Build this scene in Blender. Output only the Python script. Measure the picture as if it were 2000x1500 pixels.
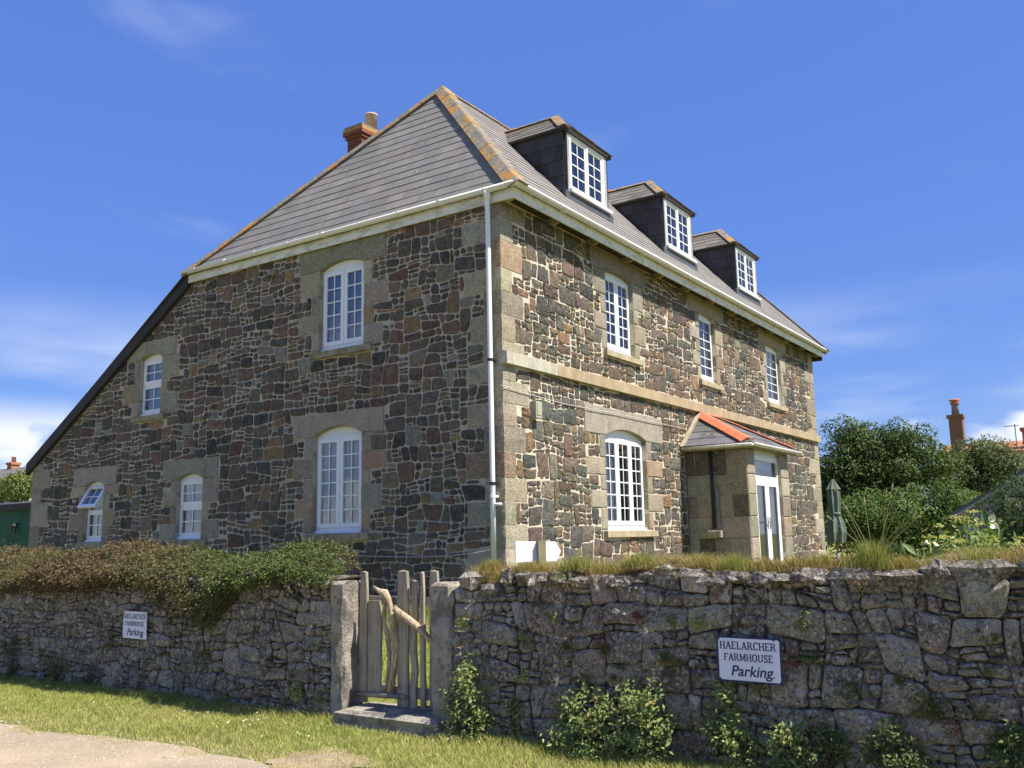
import bpy, math, random
import numpy as np
from mathutils import Vector, Matrix

sc = bpy.context.scene
for o in list(bpy.data.objects):
    bpy.data.objects.remove(o)
COL = sc.collection
EYE = 1.6                       # lane level is 0; all numbers below are measured from eye level

# ------------------------------------------------------------------ camera
FW = Vector((-0.55013504, 0.81884155, 0.16385955)).normalized()
RT = Vector((0.82808551, 0.56026036, -0.01956318)).normalized()
UP = RT.cross(FW).normalized()
CAM = Vector((7.10447, -10.34911, EYE))
FPX = 1812.80
cam = bpy.data.objects.new('camera', bpy.data.cameras.new('camera'))
COL.objects.link(cam)
cam.matrix_world = Matrix(((RT.x, UP.x, -FW.x, CAM.x), (RT.y, UP.y, -FW.y, CAM.y), (RT.z, UP.z, -FW.z, CAM.z), (0, 0, 0, 1)))
cam.data.sensor_width = 36
cam.data.lens = FPX / 2000 * 36
cam.data.clip_start = 0.05
cam.data.clip_end = 3000
sc.camera = cam

# ------------------------------------------------------------------ sky, sun, exposure
SUN = Vector((0.66, 0.06, 1.0)).normalized()
SUN_EL = math.asin(SUN.z)
SUN_AZ = math.atan2(SUN.x, SUN.y)
world = bpy.data.worlds.new('World')
sc.world = world
world.use_nodes = True
wt = world.node_tree
wt.nodes.clear()
def wn(t, **k):
    n = wt.nodes.new(t)
    for a, b in k.items():
        setattr(n, a, b)
    return n
wl = wt.links.new
wout = wn('ShaderNodeOutputWorld')
wbg = wn('ShaderNodeBackground')
wbg.inputs[1].default_value = 0.11
wl(wbg.outputs[0], wout.inputs[0])
sky = wn('ShaderNodeTexSky', sky_type='NISHITA')
sky.sun_disc = False
sky.sun_elevation = SUN_EL
sky.sun_rotation = SUN_AZ
sky.altitude = 0
sky.air_density = 1.0
sky.dust_density = 0.2
sky.ozone_density = 2.5
whs = wn('ShaderNodeHueSaturation')
whs.inputs['Saturation'].default_value = 1.25
whs.inputs['Hue'].default_value = 0.506
whs.inputs['Value'].default_value = 1.0
wl(sky.outputs[0], whs.inputs['Color'])
weven = wn('ShaderNodeMixRGB')          # clear maritime air: the blue stays even from horizon to zenith
weven.inputs[0].default_value = 0.74
wl(whs.outputs[0], weven.inputs[1])
weven.inputs[2].default_value = (0.50, 0.97, 3.05, 1)
wtc = wn('ShaderNodeTexCoord')
wsep = wn('ShaderNodeSeparateXYZ')
wl(wtc.outputs['Generated'], wsep.inputs[0])
def wmath(op, a, b=None, c=None, clamp=False):
    n = wn('ShaderNodeMath', operation=op)
    n.use_clamp = clamp
    for i, v in enumerate((a, b, c)):
        if v is None:
            continue
        if isinstance(v, (int, float)):
            n.inputs[i].default_value = v
        else:
            wl(v, n.inputs[i])
    return n.outputs[0]
def wramp(v, a, b):
    n = wn('ShaderNodeMapRange', interpolation_type='SMOOTHSTEP')
    wl(v, n.inputs[0])
    n.inputs[1].default_value = a
    n.inputs[2].default_value = b
    return n.outputs[0]
def wnoise(scale, detail, loc, sx=(1, 1, 1), dist=0.0):
    m = wn('ShaderNodeMapping')
    wl(wtc.outputs['Generated'], m.inputs[0])
    m.inputs['Location'].default_value = loc
    m.inputs['Scale'].default_value = sx
    t = wn('ShaderNodeTexNoise')
    t.inputs['Scale'].default_value = scale
    t.inputs['Detail'].default_value = detail
    t.inputs['Distortion'].default_value = dist
    wl(m.outputs[0], t.inputs['Vector'])
    return t.outputs[0]
# low fair-weather cumulus and a thin veil round the whole horizon, a few high wisps
cz = wsep.outputs[2]
low = wramp(cz, 0.150, 0.10)
cum = wmath('MULTIPLY', wramp(wnoise(6.0, 7, (0.3236, 0.2700, 0.0193), (1, 1, 1.5)), 0.50, 0.60), low)
veil = wmath('MULTIPLY', wramp(wnoise(2.2, 5, (6.1, 2.4, 0.7), (1, 1, 5)), 0.40, 0.66), wramp(cz, 0.26, 0.15))
veil = wmath('MULTIPLY', veil, 0.62)
wisp = wmath('MULTIPLY', wramp(wnoise(4.2, 6, (1.1409, 3.6816, 0.7302), (1, 1, 2.2), 0.4), 0.60, 0.80), 0.14)
dens = wmath('MAXIMUM', wmath('MAXIMUM', cum, veil), wisp)
wmix = wn('ShaderNodeMixRGB')
wl(dens, wmix.inputs[0])
wl(weven.outputs[0], wmix.inputs[1])
wmix.inputs[2].default_value = (4.3, 4.5, 4.9, 1)
wl(wmix.outputs[0], wbg.inputs[0])

sun = bpy.data.objects.new('sun', bpy.data.lights.new('sun', 'SUN'))
COL.objects.link(sun)
sun.data.energy = 4.3
sun.data.angle = math.radians(0.53)
sun.data.color = (1.0, 0.945, 0.86)
sun.rotation_euler = SUN.to_track_quat('Z', 'Y').to_euler()
sun.location = (20, 6, 30)

sc.view_settings.view_transform = 'Standard'
sc.view_settings.look = 'None'
sc.view_settings.gamma = 1
sc.view_settings.exposure = 1.08
sc.view_settings.use_curve_mapping = False
sc.render.engine = 'CYCLES'
sc.cycles.use_denoising = True
sc.cycles.max_bounces = 6
sc.cycles.diffuse_bounces = 3
sc.cycles.glossy_bounces = 3
sc.cycles.transparent_max_bounces = 12
sc.cycles.caustics_reflective = False
sc.cycles.caustics_refractive = False

# ------------------------------------------------------------------ materials
def srgb(r, g, b):
    f = lambda c: (c / 255 / 12.92) if c / 255 <= 0.04045 else ((c / 255 + 0.055) / 1.055) ** 2.4
    return (f(r), f(g), f(b), 1)

class NT:
    def __init__(s, name):
        s.m = bpy.data.materials.new(name)
        s.m.use_nodes = True
        s.t = s.m.node_tree
        s.t.nodes.clear()
        s.out = s.n('ShaderNodeOutputMaterial')
        s.pos = s.n('ShaderNodeNewGeometry').outputs['Position']
    def n(s, t, **k):
        x = s.t.nodes.new(t)
        for a, b in k.items():
            setattr(x, a, b)
        return x
    def put(s, sock, v):
        if v is None:
            return
        if isinstance(v, (int, float)) or isinstance(v, tuple):
            sock.default_value = v
        else:
            s.t.links.new(v, sock)
    def noise(s, scale, detail=4, rough=0.55, dist=0, stretch=None):
        t = s.n('ShaderNodeTexNoise')
        t.inputs['Scale'].default_value = scale
        t.inputs['Detail'].default_value = detail
        t.inputs['Roughness'].default_value = rough
        t.inputs['Distortion'].default_value = dist
        v = s.pos
        if stretch:
            mp = s.n('ShaderNodeMapping')
            mp.inputs['Scale'].default_value = stretch
            s.put(mp.inputs[0], v)
            v = mp.outputs[0]
        s.put(t.inputs['Vector'], v)
        return t.outputs[0]
    def vor(s, scale, feature='F1', out=0, rnd=1.0):
        t = s.n('ShaderNodeTexVoronoi', feature=feature)
        t.inputs['Scale'].default_value = scale
        t.inputs['Randomness'].default_value = rnd
        s.put(t.inputs['Vector'], s.pos)
        return t.outputs[out]
    def ramp(s, v, a, b, lo=0.0, hi=1.0, smooth=True):
        n = s.n('ShaderNodeMapRange')
        if smooth:
            n.interpolation_type = 'SMOOTHSTEP'
        s.put(n.inputs[0], v)
        for i, x in enumerate((a, b, lo, hi)):
            n.inputs[i + 1].default_value = x
        return n.outputs[0]
    def math(s, op, a, b=None):
        n = s.n('ShaderNodeMath', operation=op)
        s.put(n.inputs[0], a)
        s.put(n.inputs[1], b)
        return n.outputs[0]
    def mix(s, f, a, b, mode='MIX'):
        n = s.n('ShaderNodeMixRGB', blend_type=mode)
        s.put(n.inputs[0], f)
        s.put(n.inputs[1], a)
        s.put(n.inputs[2], b)
        return n.outputs[0]
    def gray(s, v):
        n = s.n('ShaderNodeCombineXYZ')
        for i in range(3):
            s.put(n.inputs[i], v)
        return n.outputs[0]
    def attr(s, name='col'):
        n = s.n('ShaderNodeAttribute')
        n.attribute_name = name
        return n.outputs[0]
    def vary(s, col, amt, scale, detail=4, stretch=None):
        v = s.ramp(s.noise(scale, detail, 0.6, 0, stretch), 0.28, 0.72, 1 - amt, 1 + amt, False)
        return s.mix(1.0, col, s.gray(v), 'MULTIPLY')
    def bump(s, h, strength, dist=0.02, prev=None):
        n = s.n('ShaderNodeBump')
        n.inputs['Strength'].default_value = strength
        n.inputs['Distance'].default_value = dist
        s.put(n.inputs['Height'], h)
        if prev is not None:
            s.put(n.inputs['Normal'], prev)
        return n.outputs[0]
    def bsdf(s, col, rough=0.85, normal=None, spec=0.3, metal=0.0):
        b = s.n('ShaderNodeBsdfPrincipled')
        s.put(b.inputs['Base Color'], col)
        s.put(b.inputs['Roughness'], rough)
        b.inputs['Specular IOR Level'].default_value = spec
        b.inputs['Metallic'].default_value = metal
        if normal is not None:
            s.put(b.inputs['Normal'], normal)
        s.put(s.out.inputs[0], b.outputs[0])
        return b

MAT = {}
def plain(name, col, rough=0.8, var=0.12, vs=6.0, var2=0.0, vs2=60, bump=0.0, bs=80, spec=0.3, bd=0.01, attr=False, metal=0.0, stretch=None):
    t = NT(name)
    c = t.attr() if attr else col
    if var:
        c = t.vary(c, var, vs, 4, stretch)
    if var2:
        c = t.vary(c, var2, vs2, 3, stretch)
    nrm = t.bump(t.noise(bs, 5, 0.6, 0, stretch), bump, bd) if bump else None
    t.bsdf(c, rough, nrm, spec, metal)
    MAT[name] = t.m
    return t

# rubble and dressed stone of the house
t = NT('rubble_stone')
c = t.vary(t.attr(), 0.40, 10, 6)
c = t.mix(t.math('MULTIPLY', t.ramp(t.noise(21, 6, 0.72), 0.52, 0.57), 0.55), c, t.mix(0.5, c, (0.30, 0.26, 0.20, 1)))
c = t.mix(t.math('MULTIPLY', t.ramp(t.noise(33, 5, 0.75), 0.46, 0.40), 0.65), c, t.mix(0.62, c, (0.015, 0.013, 0.011, 1)))
c = t.mix(t.math('MULTIPLY', t.ramp(t.noise(44, 4, 0.7), 0.62, 0.66), 0.55), c, (0.40, 0.36, 0.29, 1))
c = t.mix(t.math('MULTIPLY', t.ramp(t.noise(3.1, 5), 0.60, 0.78), 0.35), c, (0.16, 0.15, 0.09, 1))
t.bsdf(c, 0.9, t.bump(t.noise(26, 7, 0.72), 1.0, 0.045), 0.25)
MAT['rubble_stone'] = t.m
t = NT('granite')
c = t.vary(t.attr(), 0.16, 4.5, 5)
sp = t.noise(46, 5, 0.8)
c = t.mix(t.math('MULTIPLY', t.ramp(sp, 0.53, 0.62), 0.70), c, (0.60, 0.53, 0.40, 1))
c = t.mix(t.math('MULTIPLY', t.ramp(sp, 0.47, 0.38), 0.78), c, (0.12, 0.10, 0.073, 1))
c = t.mix(t.math('MULTIPLY', t.ramp(t.noise(5.5, 6, 0.7, 0, (1, 1, 0.45)), 0.54, 0.66), 0.45), c, (0.13, 0.115, 0.085, 1))
c = t.mix(t.math('MULTIPLY', t.ramp(t.noise(2.2, 5), 0.58, 0.8), 0.40), c, (0.24, 0.21, 0.12, 1))
t.bsdf(c, 0.9, t.bump(t.noise(40, 6, 0.7), 0.8, 0.02), 0.2)
MAT['granite'] = t.m
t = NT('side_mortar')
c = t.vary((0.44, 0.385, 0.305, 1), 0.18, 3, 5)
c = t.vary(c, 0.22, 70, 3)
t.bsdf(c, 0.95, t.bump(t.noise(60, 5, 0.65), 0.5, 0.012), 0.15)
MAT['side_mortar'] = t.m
t = NT('front_mortar')
c = t.vary((0.56, 0.49, 0.37, 1), 0.16, 3, 5)
c = t.vary(c, 0.22, 70, 3)
t.bsdf(c, 0.95, t.bump(t.noise(60, 5, 0.65), 0.5, 0.012), 0.15)
MAT['front_mortar'] = t.m
# lichen-crusted field stone of the lane wall
def lichen_crust(t, c):
    """grey and white lichen, brown stains and moss that run over stones and joints alike"""
    c = t.vary(c, 0.34, 4.5, 6)
    c = t.vary(c, 0.45, 75, 4)
    c = t.mix(t.math('MULTIPLY', t.ramp(t.noise(1.7, 5), 0.56, 0.68), 0.5), c, (0.17, 0.098, 0.060, 1))
    c = t.mix(t.math('MULTIPLY', t.ramp(t.noise(6.5, 8, 0.75), 0.50, 0.545), 0.60), c, (0.085, 0.068, 0.051, 1))
    c = t.mix(t.math('MULTIPLY', t.ramp(t.noise(13, 8, 0.78, 0.4), 0.515, 0.545), 0.70), c, (0.43, 0.40, 0.325, 1))
    c = t.mix(t.math('MULTIPLY', t.ramp(t.noise(38, 6, 0.75), 0.555, 0.585), 0.72), c, (0.55, 0.52, 0.43, 1))
    c = t.mix(t.math('MULTIPLY', t.ramp(t.noise(27, 6, 0.78), 0.43, 0.395), 0.80), c, (0.036, 0.030, 0.023, 1))
    dn = t.math('ADD', t.vor(21.0), t.math('MULTIPLY', t.noise(60, 4), 0.32))
    dots = t.math('MULTIPLY', t.ramp(dn, 0.42, 0.37), t.ramp(t.noise(2.6, 3), 0.44, 0.52))
    c = t.mix(t.math('MULTIPLY', dots, 0.8), c, (0.60, 0.57, 0.49, 1))
    dn2 = t.math('ADD', t.vor(6.5), t.math('MULTIPLY', t.noise(30, 6, 0.7), 0.36))
    big = t.math('MULTIPLY', t.ramp(dn2, 0.40, 0.37), t.ramp(t.noise(1.9, 2), 0.50, 0.55))
    c = t.mix(t.math('MULTIPLY', big, 0.8), c, (0.54, 0.51, 0.43, 1))
    return t.mix(t.math('MULTIPLY', t.ramp(t.noise(2.6, 8, 0.72), 0.56, 0.63), 0.8), c, (0.098, 0.102, 0.028, 1))
t = NT('field_stone')
c = lichen_crust(t, t.attr())
t.bsdf(c, 0.95, t.bump(t.noise(22, 8, 0.75), 1.0, 0.04), 0.15)
MAT['field_stone'] = t.m
t = NT('wall_earth')
c = lichen_crust(t, (0.15, 0.112, 0.078, 1))
t.bsdf(c, 1.0, t.bump(t.noise(22, 7, 0.75), 1.0, 0.05), 0.1)
MAT['wall_earth'] = t.m
# gateposts and step: pale granite with dark crust
t = NT('weathered_granite')
c = t.vary((0.36, 0.32, 0.255, 1), 0.25, 6, 6)
sp = t.noise(60, 5, 0.8)
c = t.mix(t.math('MULTIPLY', t.ramp(sp, 0.54, 0.68), 0.5), c, (0.50, 0.46, 0.38, 1))
c = t.mix(t.math('MULTIPLY', t.ramp(t.noise(5.5, 8, 0.75), 0.49, 0.55), 0.78), c, (0.17, 0.15, 0.125, 1))
c = t.mix(t.math('MULTIPLY', t.ramp(t.noise(3.5, 4), 0.64, 0.72), 0.6), c, (0.40, 0.22, 0.06, 1))
t.bsdf(c, 0.95, t.bump(t.noise(38, 7, 0.7), 0.9, 0.03), 0.15)
MAT['weathered_granite'] = t.m
# slates
t = NT('roof_slate')
c = t.vary(t.attr(), 0.14, 2.0, 4)
c = t.vary(c, 0.10, 40, 3)
c = t.mix(t.math('MULTIPLY', t.ramp(t.vor(3.2), 0.10, 0.05), 0.7), c, (0.40, 0.38, 0.34, 1))
z = t.n('ShaderNodeSeparateXYZ')
t.put(z.inputs[0], t.pos)
hi = t.ramp(z.outputs[2], EYE + 6.5, EYE + 7.6)
li = t.math('MULTIPLY', t.ramp(t.noise(5, 6, 0.7), 0.52, 0.66), t.math('MULTIPLY', hi, t.ramp(z.outputs[1], 1.2, 2.2)))
c = t.mix(t.math('MULTIPLY', li, 0.75), c, (0.36, 0.18, 0.045, 1))
t.bsdf(c, 0.78, t.bump(t.noise(30, 5, 0.6), 0.35, 0.012), 0.2)
MAT['roof_slate'] = t.m
plain('hung_slate', (0.036, 0.034, 0.036, 1), 0.6, 0.25, 4, 0.15, 50, 0.3, 40, attr=True)
t = NT('lichen_tile')
c = t.vary((0.215, 0.195, 0.155, 1), 0.25, 8, 5)
c = t.mix(t.math('MULTIPLY', t.ramp(t.noise(3.4, 8, 0.72), 0.49, 0.57), 0.85), c, (0.47, 0.215, 0.03, 1))
c = t.mix(t.math('MULTIPLY', t.ramp(t.noise(13, 5, 0.7), 0.60, 0.68), 0.75), c, (0.55, 0.52, 0.44, 1))
c = t.mix(t.math('MULTIPLY', t.ramp(t.noise(6, 5, 0.7), 0.60, 0.72), 0.6), c, (0.12, 0.10, 0.07, 1))
t.bsdf(c, 0.95, t.bump(t.noise(32, 6, 0.7), 0.8, 0.02), 0.15)
MAT['lichen_tile'] = t.m
plain('terracotta', (0.50, 0.155, 0.075, 1), 0.85, 0.22, 7, 0.15, 50, 0.4, 50)
t = NT('white_plastic')
c = t.vary((0.80, 0.80, 0.79, 1), 0.03, 5)
t.bsdf(c, 0.38, None, 0.5)
MAT['white_plastic'] = t.m
t = NT('stained_plastic')
c = t.vary((0.74, 0.73, 0.67, 1), 0.05, 4)
c = t.mix(t.math('MULTIPLY', t.ramp(t.noise(5, 6, 0.65, 0, (1, 1, 2.2)), 0.46, 0.64), 0.62), c, (0.42, 0.37, 0.22, 1))
c = t.mix(t.math('MULTIPLY', t.ramp(t.noise(9, 5, 0.65), 0.62, 0.72), 0.55), c, (0.30, 0.19, 0.10, 1))
t.bsdf(c, 0.5, None, 0.4)
MAT['stained_plastic'] = t.m
t = NT('gutter_plastic')
c = t.vary((0.78, 0.77, 0.72, 1), 0.05, 4)
c = t.mix(t.math('MULTIPLY', t.ramp(t.noise(4, 6, 0.65), 0.55, 0.75), 0.35), c, (0.50, 0.46, 0.28, 1))
t.bsdf(c, 0.4, None, 0.45)
MAT['gutter_plastic'] = t.m
plain('dark_board', (0.040, 0.034, 0.033, 1), 0.7, 0.2, 3, 0.1, 40, 0.2, 30)
plain('lead_sheet', (0.085, 0.090, 0.095, 1), 0.55, 0.25, 4, 0.1, 40, 0.2, 20)
plain('pale_lead', (0.36, 0.35, 0.34, 1), 0.5, 0.2, 6)
plain('soffit_wood', (0.045, 0.035, 0.024, 1), 0.9, 0.3, 5, 0.2, 40)
plain('aged_cream', (0.30, 0.25, 0.14, 1), 0.8, 0.3, 12, 0.15, 60)
plain('room_dark', (0.045, 0.042, 0.038, 1), 0.95, 0.1, 2)
plain('room_pale', (0.20, 0.19, 0.175, 1), 0.95, 0.2, 3)
plain('net_curtain', (0.80, 0.78, 0.73, 1), 0.95, 0.06, 4)
plain('white_curtain', (0.72, 0.72, 0.70, 1), 0.95, 0.05, 4)
plain('string_grey', (0.43, 0.40, 0.31, 1), 0.9, 0.25, 7, 0.25, 60, 0.5, 60, stretch=(1, 1, 0.35))
plain('string_tan', (0.37, 0.285, 0.175, 1), 0.9, 0.22, 4, 0.18, 60, 0.5, 60, stretch=(1, 1, 0.4))
plain('sill_stone', (0.38, 0.32, 0.205, 1), 0.9, 0.25, 6, 0.25, 70, 0.5, 70)
t = NT('mossy_sill')
c = t.vary((0.33, 0.285, 0.20, 1), 0.2, 8)
c = t.mix(t.math('MULTIPLY', t.ramp(t.noise(7, 6, 0.65), 0.46, 0.62), 0.75), c, (0.16, 0.145, 0.055, 1))
t.bsdf(c, 0.95, t.bump(t.noise(60, 5, 0.65), 0.5, 0.012), 0.15)
MAT['mossy_sill'] = t.m
plain('brick_red', (0.20, 0.075, 0.042, 1), 0.9, 0.25, 9, 0.2, 60, 0.4, 50, attr=True)
plain('clay_pot', (0.55, 0.40, 0.28, 1), 0.85, 0.12, 8)
plain('black_metal', (0.02, 0.02, 0.02, 1), 0.5, 0.1, 5)
plain('grey_metal', (0.17, 0.175, 0.18, 1), 0.45, 0.1, 8)
plain('white_cable', (0.55, 0.55, 0.52, 1), 0.6, 0.0)
plain('box_plastic', (0.36, 0.355, 0.26, 1), 0.6, 0.1, 10)
t = NT('glass')
tr = t.n('ShaderNodeBsdfTransparent')
tr.inputs[0].default_value = (0.94, 0.955, 0.955, 1)
gl = t.n('ShaderNodeBsdfGlossy')
gl.inputs['Roughness'].default_value = 0.02
gl.inputs['Color'].default_value = (0.95, 0.97, 1, 1)
fr = t.n('ShaderNodeFresnel')
fr.inputs[0].default_value = 1.5
mx = t.n('ShaderNodeMixShader')
t.put(mx.inputs[0], t.math('MINIMUM', t.math('MULTIPLY', fr.outputs[0], 0.9), 0.95))
t.put(mx.inputs[1], tr.outputs[0])
t.put(mx.inputs[2], gl.outputs[0])
t.put(t.out.inputs[0], mx.outputs[0])
MAT['glass'] = t.m
# timber
t = NT('grey_timber')
c = t.vary((0.31, 0.270, 0.198, 1), 0.40, 26, 6, (1, 1, 0.06))
c = t.vary(c, 0.22, 5, 4)
c = t.mix(t.math('MULTIPLY', t.ramp(t.noise(30, 4, 0.6, 0, (1, 1, 0.12)), 0.62, 0.70), 0.75), c, (0.05, 0.042, 0.032, 1))
c = t.mix(t.math('MULTIPLY', t.ramp(t.noise(5, 5), 0.58, 0.72), 0.5), c, (0.26, 0.25, 0.13, 1))
t.bsdf(c, 0.92, t.bump(t.noise(40, 5, 0.6, 0, (1, 1, 0.08)), 0.6, 0.012), 0.2)
MAT['grey_timber'] = t.m
plain('driftwood', (0.42, 0.325, 0.205, 1), 0.9, 0.4, 26, 0.35, 80, 0.9, 45, stretch=(1, 1, 0.25), bd=0.02)
plain('post_timber', (0.24, 0.21, 0.11, 1), 0.9, 0.2, 8, 0.15, 60)
plain('shed_board', (0.26, 0.265, 0.27, 1), 0.85, 0.22, 10, 0.15, 60, 0.3, 40)
plain('pale_trim', (0.40, 0.40, 0.38, 1), 0.7, 0.15, 8)
t = plain('green_sheet', (0.040, 0.115, 0.070, 1), 0.55, 0.22, 3, 0.12, 30)
plain('sign_white', (0.66, 0.68, 0.76, 1), 0.4, 0.05, 8)
plain('board_white', (0.82, 0.82, 0.82, 1), 0.6, 0.03, 6)
plain('sign_ink', (0.022, 0.028, 0.095, 1), 0.5, 0.0)
plain('parasol_cloth', (0.125, 0.158, 0.130, 1), 0.9, 0.15, 6, 0.1, 60)
plain('parasol_pole', (0.30, 0.17, 0.09, 1), 0.7, 0.1, 8)
plain('render_wall', (0.52, 0.50, 0.45, 1), 0.9, 0.1, 3)
plain('far_roof', (0.13, 0.12, 0.115, 1), 0.8, 0.15, 4)
plain('far_brick', (0.22, 0.115, 0.068, 1), 0.9, 0.2, 6, 0.2, 30)
plain('far_orange', (0.42, 0.165, 0.085, 1), 0.85, 0.15, 6)
plain('tarp_blue', (0.16, 0.24, 0.33, 1), 0.6, 0.15, 8)
plain('bark', (0.085, 0.065, 0.045, 1), 0.95, 0.3, 14, 0.2, 60, 0.6, 40)
plain('twig_brown', (0.052, 0.048, 0.024, 1), 0.95, 0.35, 16, 0.2, 60, 0.8, 25, bd=0.04)
plain('petal_cream', (0.74, 0.70, 0.48, 1), 0.6, 0.08, 10)
def leafmat(name, trans=0.35, rough=0.55, spec=0.35):
    t = NT(name)
    c = t.vary(t.attr(), 0.18, 6, 3)
    b = t.n('ShaderNodeBsdfPrincipled')
    t.put(b.inputs['Base Color'], c)
    b.inputs['Roughness'].default_value = rough
    b.inputs['Specular IOR Level'].default_value = spec
    tl = t.n('ShaderNodeBsdfTranslucent')
    t.put(tl.inputs[0], t.mix(1.0, c, (1.25, 1.3, 0.7, 1), 'MULTIPLY'))
    mx = t.n('ShaderNodeMixShader')
    mx.inputs[0].default_value = trans
    t.put(mx.inputs[1], b.outputs[0])
    t.put(mx.inputs[2], tl.outputs[0])
    t.put(t.out.inputs[0], mx.outputs[0])
    MAT[name] = t.m
leafmat('leaf', 0.28)
leafmat('grass_blade', 0.35, 0.6, 0.25)
# ground
t = NT('grass_ground')
c = t.vary((0.17, 0.19, 0.05, 1), 0.30, 1.8, 5)
c = t.mix(t.ramp(t.noise(3.2, 6, 0.65), 0.50, 0.66), c, (0.32, 0.26, 0.12, 1))
c = t.vary(c, 0.3, 60, 4)
t.bsdf(c, 1.0, t.bump(t.noise(45, 6, 0.7), 0.8, 0.03), 0.1)
MAT['grass_ground'] = t.m
t = NT('lane_dust')
c = t.vary((0.37, 0.292, 0.195, 1), 0.18, 1.3, 5)
c = t.mix(t.math('MULTIPLY', t.ramp(t.noise(1.5, 5, 0.6), 0.48, 0.62), 0.40), c, (0.27, 0.23, 0.175, 1))
c = t.vary(c, 0.30, 70, 5)
c = t.mix(t.math('MULTIPLY', t.ramp(t.noise(48, 4, 0.6), 0.63, 0.70), 0.6), c, (0.17, 0.145, 0.115, 1))
c = t.mix(t.math('MULTIPLY', t.ramp(t.vor(85), 0.22, 0.12), 0.35), c, (0.40, 0.37, 0.31, 1))
t.bsdf(c, 1.0, t.bump(t.noise(95, 5, 0.7), 0.7, 0.012), 0.1)
MAT['lane_dust'] = t.m

plain('turf_soil', (0.24, 0.175, 0.105, 1), 1.0, 0.35, 7, 0.3, 50, 1.0, 40, bd=0.03)
plain('worn_earth', (0.31, 0.235, 0.15, 1), 1.0, 0.25, 3, 0.25, 70, 0.7, 90)

# ------------------------------------------------------------------ mesh and object helpers
WP = {}
class MB:
    def __init__(s):
        s.v = []
        s.f = []
        s.c = []
    def add(s, verts, faces, col=None):
        b = len(s.v)
        s.v += [tuple(p) for p in verts]
        s.f += [tuple(i + b for i in f) for f in faces]
        s.c += [col or (1, 1, 1)] * len(verts)
        return s
    def hexa(s, p, col=None):          # 8 points: bottom loop 0-3, top loop 4-7
        return s.add(p, [(3, 2, 1, 0), (4, 5, 6, 7), (0, 1, 5, 4), (1, 2, 6, 5), (2, 3, 7, 6), (3, 0, 4, 7)], col)
    def box(s, x0, x1, y0, y1, z0, z1, col=None):
        return s.hexa([(x0, y0, z0), (x1, y0, z0), (x1, y1, z0), (x0, y1, z0), (x0, y0, z1), (x1, y0, z1), (x1, y1, z1), (x0, y1, z1)], col)
    def fbox(s, F, u0, u1, v0, v1, d0, d1, col=None):
        return s.hexa([F(u0, v0, d0), F(u1, v0, d0), F(u1, v1, d0), F(u0, v1, d0), F(u0, v0, d1), F(u1, v0, d1), F(u1, v1, d1), F(u0, v1, d1)], col)
    def prism(s, F, poly, d0, d1, col=None):   # poly counter-clockwise in (u, v)
        n = len(poly)
        P = [F(u, v, d0) for u, v in poly] + [F(u, v, d1) for u, v in poly]
        return s.add(P, [tuple(reversed(range(n))), tuple(range(n, 2 * n))] + [(i, (i + 1) % n, n + (i + 1) % n, n + i) for i in range(n)], col)
    def tube(s, pts, rad, n=8, col=None, cap=True):
        pts = [Vector(p) for p in pts]
        if not isinstance(rad, (list, tuple)):
            rad = [rad] * len(pts)
        V = []
        ref = None
        for i, p in enumerate(pts):
            d = (pts[min(i + 1, len(pts) - 1)] - pts[max(i - 1, 0)]).normalized()
            if ref is None:
                ref = d.orthogonal().normalized()
            a = (ref - d * ref.dot(d)).normalized()
            ref = a
            b = d.cross(a)
            for k in range(n):
                t = 2 * math.pi * k / n
                V.append(p + (a * math.cos(t) + b * math.sin(t)) * rad[i])
        Fc = []
        for i in range(len(pts) - 1):
            for k in range(n):
                Fc.append((i * n + k, i * n + (k + 1) % n, (i + 1) * n + (k + 1) % n, (i + 1) * n + k))
        if cap:
            Fc.append(tuple(reversed(range(n))))
            Fc.append(tuple(range((len(pts) - 1) * n, len(pts) * n)))
        return s.add(V, Fc, col)
    def lathe(s, cx, cy, prof, n=16, col=None):
        V = [(cx + r * math.cos(2 * math.pi * k / n), cy + r * math.sin(2 * math.pi * k / n), z) for r, z in prof for k in range(n)]
        Fc = [(i * n + k, i * n + (k + 1) % n, (i + 1) * n + (k + 1) % n, (i + 1) * n + k) for i in range(len(prof) - 1) for k in range(n)]
        Fc += [tuple(reversed(range(n))), tuple(range((len(prof) - 1) * n, len(prof) * n))]
        return s.add(V, Fc, col)

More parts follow.
